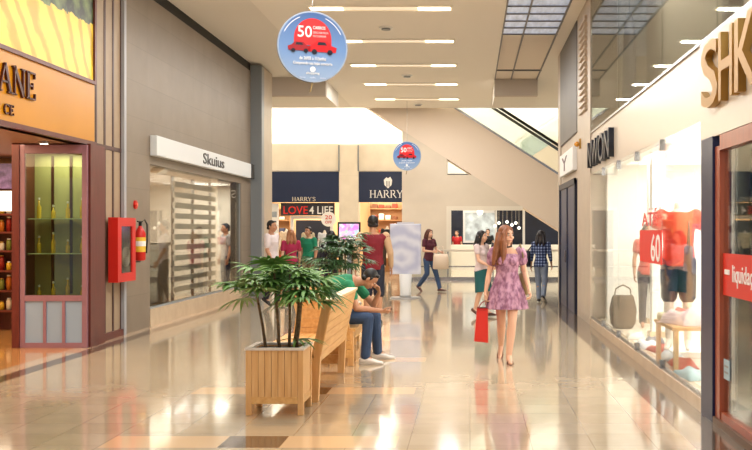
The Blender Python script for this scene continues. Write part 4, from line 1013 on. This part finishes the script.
rp = nt.nodes.new('ShaderNodeValToRGB'); rp.color_ramp.elements[0].color = lin((192,196,222)); rp.color_ramp.elements[1].color = lin((226,228,242))
L(tc.outputs['Object'], mp.inputs[0]); L(mp.outputs[0], wv.inputs['Vector']); L(wv.outputs['Fac'], rp.inputs[0]); L(rp.outputs[0], p.inputs['Base Color']); p.inputs['Roughness'].default_value = .35
obj('banner', box(BM(), X-.37, X+.37, Y-.03, Y+.03, .57, 1.77, .02), m, tt)
obj('top_clip', box(BM(), X-.2, X+.2, Y-.02, Y+.02, 1.77, 1.81), mat('clip_pale', (214,214,226), .4), tt)

# ------------------------------------------------------------------ bench
def bench(label, loc, rz):
    """local: seat faces -x, back at x=0 .. leaning +x, runs along +y from 0 to 2.1, slatted end panel at y=2.1"""
    t = thing('slatted_bench', label, 'bench', loc, rz, 'slatted oak benches')
    Lb = 2.1; R90 = Matrix.Identity(4)
    def bx_(bm, pts, y0, y1): return prism(bm, pts, 'y', y0, y1)
    def xb(z): return .0 + .13*max(0, z-.35)/.6        # back leans
    for y0 in (0, Lb-.09):   # back legs / posts
        bm = BM(); prism(bm, [(-.07,0),(0,0),(xb(.45),.45),(xb(.95),.95),(xb(.95)-.08,.95),(xb(.45)-.08,.45)], 'y', y0, y0+.09); obj('leg', bm, woodpl, t, local=True)
    for y0 in (0, Lb-.09):
        bm = box(BM(), -.62, -.55, y0, y0+.09, 0, .41, .004); obj('leg', bm, woodpl, t, local=True)
    n = 6
    for k in range(n):
        z0 = .37+k*.093; z1 = z0+.088
        bm = BM(); prism(bm, [(xb(z0)-.045,z0),(xb(z0)+.006,z0),(xb(z1)+.006,z1),(xb(z1)-.045,z1)], 'y', .02, Lb-.02); obj('back_slat', bm, woodbn, t, local=True)
    bm = BM(); prism(bm, [(xb(.93)-.10,.93),(xb(.93)+.015,.93),(xb(.95)+.018,.96),(xb(.95)-.10,.96)], 'y', -.01, Lb+.01); obj('top_rail', bm, mat('highlit_top_rail', (238,206,158), .3), t, local=True)  # white-lit tops of rail and arm are put into this paler colour
    for k in range(6):
        x0 = -.64+k*.103; bm = box(BM(), x0, x0+.095, 0, Lb, .41, .445, .004); obj('seat_slat', bm, woodbn, t, local=True)
    bm = BM(); box(bm, -.62, -.58, .09, Lb-.09, .32, .41); box(bm, -.62, -.02, 0.02, .06, .33, .41); obj('apron', bm, woodbn, t, local=True)
    # end panel
    for k in range(7):
        z0 = .10+k*.104; ins = .0 + .12*(z0/.83)
        bm = BM(); prism(bm, [(-.64+ins,z0),(-.03,z0),(-.03+xb(z0),z0+.098),(-.64+ins+.012,z0+.098)], 'y', Lb-.03, Lb+.015); obj('end_slat', bm, woodbn, t, local=True)
    bm = box(BM(), -.54, .04, Lb-.06, Lb+.05, .828, .86, .006); obj('arm_top', bm, MATS['highlit_top_rail'], t, local=True)
    return t
bench('near slatted oak bench with high back, empty, behind the potted palm', (-1.42, 9.8, 0), 0)
bench('far slatted oak bench turned the other way, the man sits on it', (-2.0, 14.52, 0), pi)

# ------------------------------------------------------------------ planters and palms
def planter(label, x0, y0, w, h):
    t = thing('wooden_planter', label, 'planter', (x0+w/2, y0+w/2, 0), 0, 'slatted oak planters')
    x1, y1 = x0+w, y0+w
    for x in (x0, x1-.05):
        for y in (y0, y1-.05): obj('leg', box(BM(), x, x+.05, y, y+.05, 0, h, .004), woodpl, t)
    n = 7; sw = (w-.1)/n
    for k in range(n):
        a = x0+.05+k*sw
        obj('slat', box(BM(), a+.002, a+sw-.002, y0+.008, y0+.03, .16, h-.001), woodpl, t); obj('slat', box(BM(), a+.002, a+sw-.002, y1-.03, y1-.008, .16, h-.001), woodpl, t)
        b = y0+.05+k*sw
        obj('slat', box(BM(), x0+.008, x0+.03, b+.002, b+sw-.002, .16, h-.001), woodpl, t); obj('slat', box(BM(), x1-.03, x1-.008, b+.002, b+sw-.002, .16, h-.001), woodpl, t)
    bm = BM(); box(bm, x0+.05, x1-.05, y0+.004, y0+.034, .10, .16); box(bm, x0+.05, x1-.05, y1-.034, y1-.004, .10, .16); box(bm, x0+.004, x0+.034, y0+.05, y1-.05, .10, .16); box(bm, x1-.034, x1-.004, y0+.05, y1-.05, .10, .16)
    obj('bottom_rail', bm, woodbn, t)
    bm = BM(); box(bm, x0-.008, x1+.008, y0-.008, y0+.04, h, h+.02); box(bm, x0-.008, x1+.008, y1-.04, y1+.008, h, h+.02); box(bm, x0-.008, x0+.04, y0+.04, y1-.04, h, h+.02); box(bm, x1-.04, x1+.008, y0+.04, y1-.04, h, h+.02)
    obj('rim', bm, mat('pale_rim', (226,216,204), .4), t)
    obj('soil', box(BM(), x0+.035, x1-.035, y0+.035, y1-.035, h-.10, h-.015), mat('dark_soil', (58,60,64), .9, var=.5, scale=40), t)
    return t, h-.015
leafm = mat('palm_leaf_green', (118,160,80), .45, rgb2=(76,124,58), scale=3)
leafm2 = mat('palm_leaf_dark', (80,122,72), .4, rgb2=(48,84,48), scale=3)
def palm(label, cx, cy, z0, stems, lm, spread, seed):
    rr = random.Random(seed)
    t = thing('potted_palm', label, 'plant', (cx, cy, z0), 0, 'potted fan palms')
    fol = BM()
    for (dx, dy, h, lean, nl) in stems:
        b = Vector((cx+dx, cy+dy, z0-.02)); top = b + Vector((lean[0], lean[1], h))
        bm = BM(); loft(bm, [b, lerp(b, top, .35)+Vector((.006,0,0)), lerp(b, top, .7), top], [.015,.013,.012,.009], n=8); obj('stem', bm, mat('palm_stem', (128,104,76), .8, rgb2=(84,70,50), scale=60, stretch=(.2,.2,1)), t, smooth=True)
        for i in range(nl):
            a = i*2.4+rr.uniform(-.3,.3); el = rr.uniform(-.1,.75); pl_ = rr.uniform(.13,.26)*spread
            base = lerp(b, top, rr.uniform(.72, 1)); d = Vector((math.cos(a)*math.cos(el), math.sin(a)*math.cos(el), math.sin(el)))
            tip = base + d*pl_ + Vector((0,0,-.01))
            tube(fol, [base, lerp(base, tip, .5)+Vector((0,0,.012)), tip], .0035, 5)
            side = d.cross(Vector((0,0,1))).normalized(); upv = side.cross(d).normalized()
            nf = rr.randint(8, 11); ln0 = rr.uniform(.24,.36)*spread
            for f in range(nf):
                th = (f-(nf-1)/2)/(nf-1)*2.5
                dd = (d*math.cos(th)+side*math.sin(th)).normalized(); ln = ln0*(1-.22*abs(th)/1.25)
                wv = dd.cross(upv).normalized()
                prev = None; N = 5; droop = rr.uniform(.5,1.1)
                for q in range(N+1):
                    u_ = q/N; c = tip + dd*ln*u_*(1-.12*u_) + Vector((0,0,-1))*ln*droop*.42*u_*u_ + upv*.0
                    w = .0105*spread*(.35+1.3*math.sin(min(1, u_*1.15+.08)*pi*.86)) if q < N else .002
                    l_, c_, r_ = fol.verts.new(c+wv*w), fol.verts.new(c-upv*w*.35), fol.verts.new(c-wv*w)
                    if prev: fol.faces.new((prev[0], prev[1], c_, l_)); fol.faces.new((prev[1], prev[2], r_, c_))
                    prev = (l_, c_, r_)
    obj('fronds', fol, lm, t, smooth=True)
p1, zt = planter('nearest slatted oak planter box, holding the big fan palm', -1.945, 9.1, .50, .565)
palm('big green fan palm with four bare stems in the nearest planter', -1.69, 9.35, zt,
     [(-.13,.02,.62,(-.10,.0),15), (.0,-.04,.70,(-.05,.02),15), (.07,.05,.72,(.0,.05),15), (.14,-.02,.58,(.07,-.02),12), (-.02,.12,.1,(-.03,0),1), (.10,.12,.66,(.05,.12),11)], leafm, 1.0, 5)
p2, zt = planter('farther slatted oak planter hidden behind the benches', -2.10, 14.75, .50, .565)
palm('darker fan palm growing behind the bench beside the screen', -1.83, 15.0, zt,
     [(-.1,.02,.78,(-.05,.0),14), (.05,-.04,.96,(.0,.02),15), (.1,.05,.84,(.05,.05),13), (-.12,-.02,.70,(-.10,-.02),12), (.0,.1,.86,(-.06,.1),13)], leafm2, .88, 9)

# ------------------------------------------------------------------ right shopfronts
beigef = mat('glossy_beige_fascia', (206,194,178), .25)
# near fascia with gold letters
nf = thing('shop_fascia', 'glossy beige fascia with big gold letters above the near right door', 'shop sign', (XR, 7.4, 2.39))
obj('board', box(BM(), XR, XR+.2, 5.6, 9.3, 2.39, 3.25), beigef, nf)
def goldtext(body, y, w, h=.56, z=2.64):
    return text('gold_letter', body, h*1.38, (XR-.002, y, z), (0,-1,0), (0,0,1), gold, nf, .03, w)
for ch, y, w in (('S', 9.05, .60), ('H', 8.42, .44), ('K', 7.93, .60)):
    o = goldtext(ch, y, w); 
    for v_ in o.data.vertices: v_.co.x -= .03
# blue post
struct('trim_11', box(BM(), XR-.02, XR+.14, 8.75, 9.18, .0, 2.39), mat('navy_post', (24,38,76), .35))
struct('trim_12', box(BM(), XR+.12, XR+.24, 8.75, 9.0, 3.25, ZC), MATS['navy_post'])
# near right door
dn = struct('door_2', box(box(box(box(BM(), XR, XR+.08, 8.58, 8.74, .06, 2.3, .004), XR, XR+.08, 5.7, 8.58, 2.26, 2.385), XR, XR+.08, 6.5, 6.62, .06, 2.26), XR+.01, XR+.07, 6.62, 8.58, .06, .12), mat('cherry_door_wood', (168,84,56), .3, var=.2, scale=4, stretch=(6,6,.6)))
obj('door_glass', box(BM(), XR+.035, XR+.045, 6.62, 8.58, .12, 2.26), glassc, dn)
struct('baseboard_right', box(BM(), XR-.02, XR+.2, 5.6, 8.74, 0, .06), mat('brown_threshold', (110,84,64), .4))
rb = thing('door_sticker', 'red promotional strip with white lettering across the near right door', 'sticker', (XR+.03, 7.6, 1.08))
obj('strip', box(BM(), XR+.028, XR+.034, 6.62, 8.58, 1.08, 1.42), mat('sticker_red', (218,50,38), .4), rb)
obj('dash', box(BM(), XR+.024, XR+.028, 8.36, 8.52, 1.25, 1.29), white, rb)
text('sticker_text', 'liquidação', .19, (XR+.026, 8.28, 1.20), (0,-1,0), (0,0,1), white, rb, .002, .80)
nt_ = thing('door_notice', 'small pale blue notice low on the near right door', 'notice', (XR+.03, 8.45, .38))
obj('sheet', box(BM(), XR+.028, XR+.034, 8.38, 8.56, .40, .56), mat('pale_blue_sheet', (170,196,206), .5), nt_); obj('print_lines', box(box(BM(), XR+.026, XR+.028, 8.41, 8.53, .50, .515), XR+.026, XR+.028, 8.41, 8.53, .45, .465), greyp, nt_)
# near shop interior
bm = BM(); box(bm, 5.0, 5.2, 4, 9.0, 0, 3.2); box(bm, 2.3, 5, 9.02, 9.1, 0, 3.2)
struct('wall_shop_near', bm, mat('olive_grey_shop_wall', (140,150,130), .5, var=.3, scale=1.2))
struct('ceiling_shop_near', box(BM(), 2.25, 5, 4, 9.0, 2.6, 2.7), ceil_side)
struct('floor_shop_near', box(BM(), 2.25, 5, 4, 9.0, .0, .06), mat('brown_shop_floor', (132,98,72), .3))
area('shop_and_fill_lamp', (3.6, 7.0, 2.58), 1.6, 3, 60, (1,.93,.8))
cbn = thing('display_shelf', 'green glass shelving inside the near right shop', 'shelf', (3.1, 8.7, .06))
obj('back', box(BM(), 2.4, 4.6, 8.9, 9.0, 1.25, 2.3), mat('teal_back_panel', (84,130,116), .3, rgb2=(120,160,140), scale=5), cbn)
obj('lower_unit', box(BM(), 2.4, 4.6, 8.5, 9.0, .06, 1.1, .01), mat('brown_unit', (134,96,66), .4), cbn)
obj('counter_top', box(BM(), 2.38, 4.62, 8.46, 9.0, 1.1, 1.14), mat('brown_unit2', (170,130,92), .3), cbn)
for z in (1.5, 1.85): obj('shelf', box(BM(), 2.4, 4.6, 8.6, 8.9, z, z+.02), MATS['shelf_glass'], cbn)
cols = [('pale pink',(226,190,190)), ('white',(236,236,230)), ('mustard',(206,168,80)), ('sky blue',(130,170,200))]
for i in range(10):
    nm, c = cols[i % 4]; x = 2.5+i*.2; zz_ = (1.14, 1.52)[i % 2]
    o = obj('folded_garment', box(BM(), x, x+.16, 8.62, 8.82, zz_, zz_+.1, .02), mat('near_'+nm, c, .8)); tag(o, '%s folded piece on the %s of the near right shop' % (nm, ('counter','glass shelf')[i % 2]), 'clothes', '%s folded pieces in the near right shop, %s' % (nm, ('counter','glass shelf')[i % 2]))

# middle right shop: low plinth, full height glass
struct('trim_13', box(BM(), XR-.005, XR+.16, 9.2, 17.85, 0, .12), cream)
struct('floor_shop_window', box(BM(), XR+.16, 6, 9.2, 17.85, 0, .119), mat('shop_platform', (222,206,184), .3))
fb = thing('shop_fascia', 'glossy beige band with black upright letters above the long right window', 'shop sign', (XR, 13.5, 2.6))
obj('board', box(BM(), XR+.02, XR+.12, 9.3, 17.84, 2.58, 3.25), beigef, fb)
text('black_letters', 'NWON', .60, (XR+.0, 17.83, 2.67), (0,-1,0), (0,0,1), mat('navy_black_letters', (22,26,40), .35), fb, .06, 2.75)
w5 = struct('window_5', box(BM(), XR+.01, XR+.05, 9.19, 17.85, .12, .15), steel)
for a, b in ((9.2, 11.25), (11.26, 12.95), (12.96, 14.55), (14.56, 16.2), (16.21, 17.84)): obj('window_pane', box(BM(), XR+.015, XR+.027, a, b, .15, 2.58), glassc, w5)
for y in (11.255, 12.955, 14.555, 16.205): obj('glass_clip', box(BM(), XR-.01, XR+.05, y-.03, y+.03, 2.46, 2.58), steel, w5); obj('glass_clip', box(BM(), XR-.01, XR+.05, y-.03, y+.03, .13, .22), steel, w5)
w6 = struct('window_6', box(BM(), XR+.0, XR+.05, 5.6, 17.85, 3.25, 3.28), steel)
for a, b in ((5.6, 8.74), (8.75, 11.25), (11.26, 14.55), (14.56, 17.84)): obj('window_pane', box(BM(), XR+.015, XR+.027, a, b, 3.28, ZC), glassu, w6)
brightw = mat('bright_shop_wall', (252,250,244), .7)
bm = BM(); box(bm, 5.2, 5.4, 9.2, 17.85, .12, 2.7); box(bm, 2.3, 5.2, 17.6, 17.8, .12, 2.7); box(bm, 2.3, 5.2, 9.12, 9.3, .12, 2.7)
struct('wall_shop_bright', bm, brightw)
struct('ceiling_shop_bright', box(BM(), 2.2, 5.4, 9.2, 17.8, 2.7, 2.8), brightw)
area('shop_and_fill_lamp', (3.6, 13.4, 2.68), 2.2, 7.4, 380, (1,.98,.94))
# upper rooms
struct('wall_upper_shop', box(BM(), 3.0, 3.1, 5.6, 17.85, 3.2, ZC), mat('upper_beige', (222,208,188), .6))
struct('floor_upper_shop', box(BM(), 2.3, 3.0, 5.6, 17.85, 3.2, 3.24), ceil_m)
area('shop_and_fill_lamp', (2.35, 12, 5.45), .4, 9, 130, (1,.95,.88), rot=(0,-.9,0))  # unseen fill lamp, added and tilted to brighten the upper beige wall
g = thing('hanging_grey_shape', 'grey shape hanging behind the upper right glass', 'clothes', (2.5, 15.6, 3.5))  # soft grey tapered form on a wire
gx, gy = 2.55, 16.8
bm = BM(); loft(bm, [(gx,gy,3.5),(gx,gy,3.6),(gx,gy,4.2),(gx,gy,4.7),(gx,gy,4.95),(gx,gy,5.1)], [(.10,.34),(.11,.36),(.10,.26),(.09,.22),(.07,.12),(.03,.04)], n=24); obj('garment_body', bm, mat('dove_grey', (128,128,132), .8), g, smooth=True)
bm = BM(); tube(bm, [(gx,gy,5.1),(gx,gy,5.3),(gx,gy,ZC)], .008, 6); obj('hanging_wire', bm, steel, g)
# columns in the bright shop
for x, y, lb in ((2.62, 14.7, 'white square column inside the bright right shop'), (2.95, 16.9, 'pale column deeper in the bright right shop, at its far end')):
    t = thing('shop_column', lb, 'column', (x,y,.119)); obj('shaft', box(BM(), x-.09, x+.09, y-.09, y+.09, .119, 2.7, .01), white, t); obj('base', box(BM(), x-.12, x+.12, y-.12, y+.12, .119, .2), cream, t)
# red window poster
po = thing('window_poster', 'red window poster with a tall white 60', 'poster', (XR-.01, 11.9, 1.24))
obj('sheet', box(BM(), XR-.004, XR+.008, 11.2, 12.6, 1.24, 1.61), mat('poster_red', (222,48,36), .45), po)
text('poster_number', '60', .42, (XR-.006, 11.83, 1.27), (0,-1,0), (0,0,1), white, po, .002, .58)
text('poster_word', 'ATÉ', .22, (XR+.01, 12.5, 1.66), (0,-1,0), (0,0,1), mat('glass_red_letters', (214,70,60), .4), po, .003, 1.0)
bm = BM()
for i in range(4):
    for j in range(2): box(bm, XR+.006, XR+.010, 11.3+i*.22, 11.34+i*.22, 1.74+j*.1, 1.76+j*.1)
obj('poster_dots', bm, MATS['glass_red_letters'], po)
# red shirt form
J = dict(STAND)
J.update(elR=(.27,.02,1.15), wrR=(.22,.2,1.0), elL=(-.3,0,1.16), wrL=(-.33,.12,.95))
human('mannequin in an orange red t-shirt and navy shorts in the bright right window', (2.47,12.45,.20), pi-.3, J, H=1.95, sk='doll', top=(222,66,44), bottom=(28,34,60), leg=.42, cat='mannequin', name='mannequin', headless=True, voxel=.01, barefoot=True)
tag(obj('display_plinth', box(BM(), 2.35, 2.76, 12.15, 12.8, .119, .20, .01), white), 'white plinth carrying the mannequin in the red t-shirt', 'plinth')
human('coral-topped figure deep in the bright right shop, modelled for a reflection of shoppers', (2.75,16.2,.119), pi, dict(STAND), H=1.6, sk='mid', top=(206,96,84), bottom=(80,74,80), cat='mannequin', name='mannequin', headless=False, voxel=.012, hair=(40,30,30), style='bob', female=True, barefoot=True)  # figure added in place of shoppers mirrored in the glass
bagbox('handbag', 'navy bag hanging beside the red t-shirt mannequin', (2.36, 11.35, 1.30), (.05,.11,.14), (40,44,76), [(2.36,11.27,1.42),(2.36,11.33,1.7),(2.36,11.40,1.42)])
bk = thing('basket_for_reflection', 'brown round basket shape modelled for a reflection at the far end of the bright window', 'basket', (2.33,16.0,.119))  # solid shape added where the glass carries a brown reflection
bm = BM(); loft(bm, [(2.33,16,.119),(2.33,16,.2),(2.33,16,.4),(2.33,16,.58),(2.33,16,.62)], [.14,.19,.21,.17,.15], n=28); obj('basket_body', bm, mat('reflection_brown', (120,98,76), .7, rgb2=(70,54,40), scale=40), bk, smooth=True)
bm = BM(); tube(bm, [(2.2,16,.58),(2.22,16,.72),(2.33,16,.78),(2.44,16,.72),(2.46,16,.58)], .012, 8); obj('handle', bm, mat('reflection_brown', (120,98,76)), bk, smooth=True)
# low table with rolled cloth
lt = thing('display_table', 'low tan display table in the bright right window', 'table', (2.4,11.45,.119))
obj('table_top', box(BM(), 2.10, 2.7, 10.9, 12.0, .56, .60, .006), mat('tan_table', (214,170,116), .4), lt)
for x in (2.12, 2.63):
    for y in (10.92, 11.93): obj('leg', box(BM(), x, x+.05, y, y+.05, .119, .56), MATS['tan_table'], lt)
def cloth(name, label, cx, cy, z, w, d, h, rgb, rot, group=None, seed=0):
    rr = random.Random(seed); bm = BM(); n = 10
    top = [[None]*(n+1) for _ in range(n+1)]
    c, s_ = math.cos(rot), math.sin(rot); ph = rr.uniform(0, 6)
    for lay in (0, 1):
        for i in range(n+1):
            for j in range(n+1):
                u_, v_ = i/n-.5, j/n-.5; e = 1-max(abs(u_), abs(v_))*2
                zz = z + (0.003 if lay == 0 else .008 + h*min(1, e*3.2)*(.75+.25*math.sin(9*u_+ph)*math.cos(7*v_+ph*2)))
                x, y = u_*w*(1+.06*math.sin(5*v_+ph)), v_*d*(1+.05*math.cos(6*u_+ph))
                top[i][j] = (top[i][j] or []) + [bm.verts.new((cx+x*c-y*s_, cy+x*s_+y*c, zz))]
    for i in range(n):
        for j in range(n):
            for lay in (0, 1): bm.faces.new([top[a][b][lay] for a, b in ((i,j),(i+1,j),(i+1,j+1),(i,j+1))])
    for i in range(n):
        for (a, b) in (((i,0),(i+1,0)), ((i,n),(i+1,n)), ((0,i),(0,i+1)), ((n,i),(n,i+1))): bm.faces.new([top[a[0]][a[1]][0], top[b[0]][b[1]][0], top[b[0]][b[1]][1], top[a[0]][a[1]][1]])
    o = obj(name, bm, mat('fab_%d_%d_%d' % rgb, rgb, .8, var=.12, scale=12), smooth=True)
    return tag(o, label, 'clothes', group)
gname = 'clothes laid out on the floor of the bright right window'
for i, (px, py, rgb, nm) in enumerate(((636,338,(232,226,214),'ivory shirt laid flat, farthest along the bright window floor'), (648,347,(226,226,230),'white shirt with grey sheen on the bright window floor, second farthest'), (662,352,(190,70,60),'brick red shirt on the bright window floor beneath the table edge'),
        (672,358,(206,214,222),'pale blue grey shirt in the row on the bright window floor'), (683,366,(218,90,70),'coral folded shirt on the bright window floor, second nearest'), (692,377,(176,206,214),'sky blue folded shirt nearest the navy post'), (655,343,(120,120,130),'charcoal grey top folded between the pale shirts'))):
    Yq = F*(EYE-.12)/(py-231); Xq = max((px-470)*Yq/F, 2.205)
    cloth('folded_shirt', nm, Xq, Yq,   .119, .25, .62 if i != 6 else .45, .085, rgb, .25*((i % 3)-1)*.5, gname, i)
cloth('crumpled_shirt', 'white and pink crumpled shirt on the low tan table', 2.38, 11.3, .60, .5, .6, .17, (240,214,214), .3, None, 20)
cloth('crumpled_shirt', 'rose red crumpled cloth on the near side of the tan table', 2.45, 11.78, .60, .4, .3, .14, (206,96,100), -.2, None, 21)
rc = thing('paper_roll', 'cream rolled paper lying on the tan table', 'roll', (2.18,11.75,.60))
bm = BM(); cyl(bm, (2.12,11.80,.645), (2.24,11.70,.645), .045, n=20); obj('roll', bm, mat('cream_paper', (240,226,190), .6), rc, smooth=True)
bm = BM(); cyl(bm, (2.115,11.804,.645), (2.119,11.801,.645), .02, n=14); obj('roll_core', bm, mat('roll_core', (120,96,70), .7), rc)

# small box sign beyond the pier and brass bracket
bs = thing('wall_box_sign', 'small white box sign with a dark letter above the blue door', 'sign', (XR-.05, 21.4, 2.8))
obj('box', box(BM(), XR-.06, XR+.03, 20.3, 23.2, 2.78, 3.24, .01), white, bs)
text('sign_letter', 'Y', .42, (XR-.062, 22.6, 2.86), (0,-1,0), (0,0,1), mat('maroon_grey', (96,70,84), .4), bs, .004, 1.2)
t = thing('brass_lamp', 'small brass bracket on the far corner of the beige right pier', 'bracket', (XR, 19.4, 3.2))
obj('plate', box(BM(), XR-.03, XR, 19.3, 19.42, 3.12, 3.3), gold, t); obj('knob', ell(BM(), (XR-.07,19.36,3.2), (.05,.05,.05)), mat('amber_glass', (216,150,50), .2), t, smooth=True)

# ------------------------------------------------------------------ light
w = bpy.data.worlds.new('World'); SC.world = w; w.use_nodes = True
w.node_tree.nodes['Background'].inputs[0].default_value = (.96,.97,1,1); w.node_tree.nodes['Background'].inputs[1].default_value = .55
area('skylight_strip_lamp', (1.22, 6, ZC-.03), 1.0, 20, 80, (.86,.92,1))

cam = bpy.data.cameras.new('Camera'); co = bpy.data.objects.new('Camera', cam); COL.objects.link(co); SC.camera = co
co.location = (0, 0, EYE); co.rotation_euler = (pi/2, 0, 0)
cam.sensor_width = 36; cam.lens = 36*F/752; cam.shift_x = -94/752; cam.shift_y = 6/752; cam.clip_end = 200
vs = SC.view_settings; SC.display_settings.display_device = 'sRGB'
vs.view_transform = 'Standard'; vs.look = 'None'; vs.gamma = 1; vs.use_curve_mapping = False; vs.exposure = 0
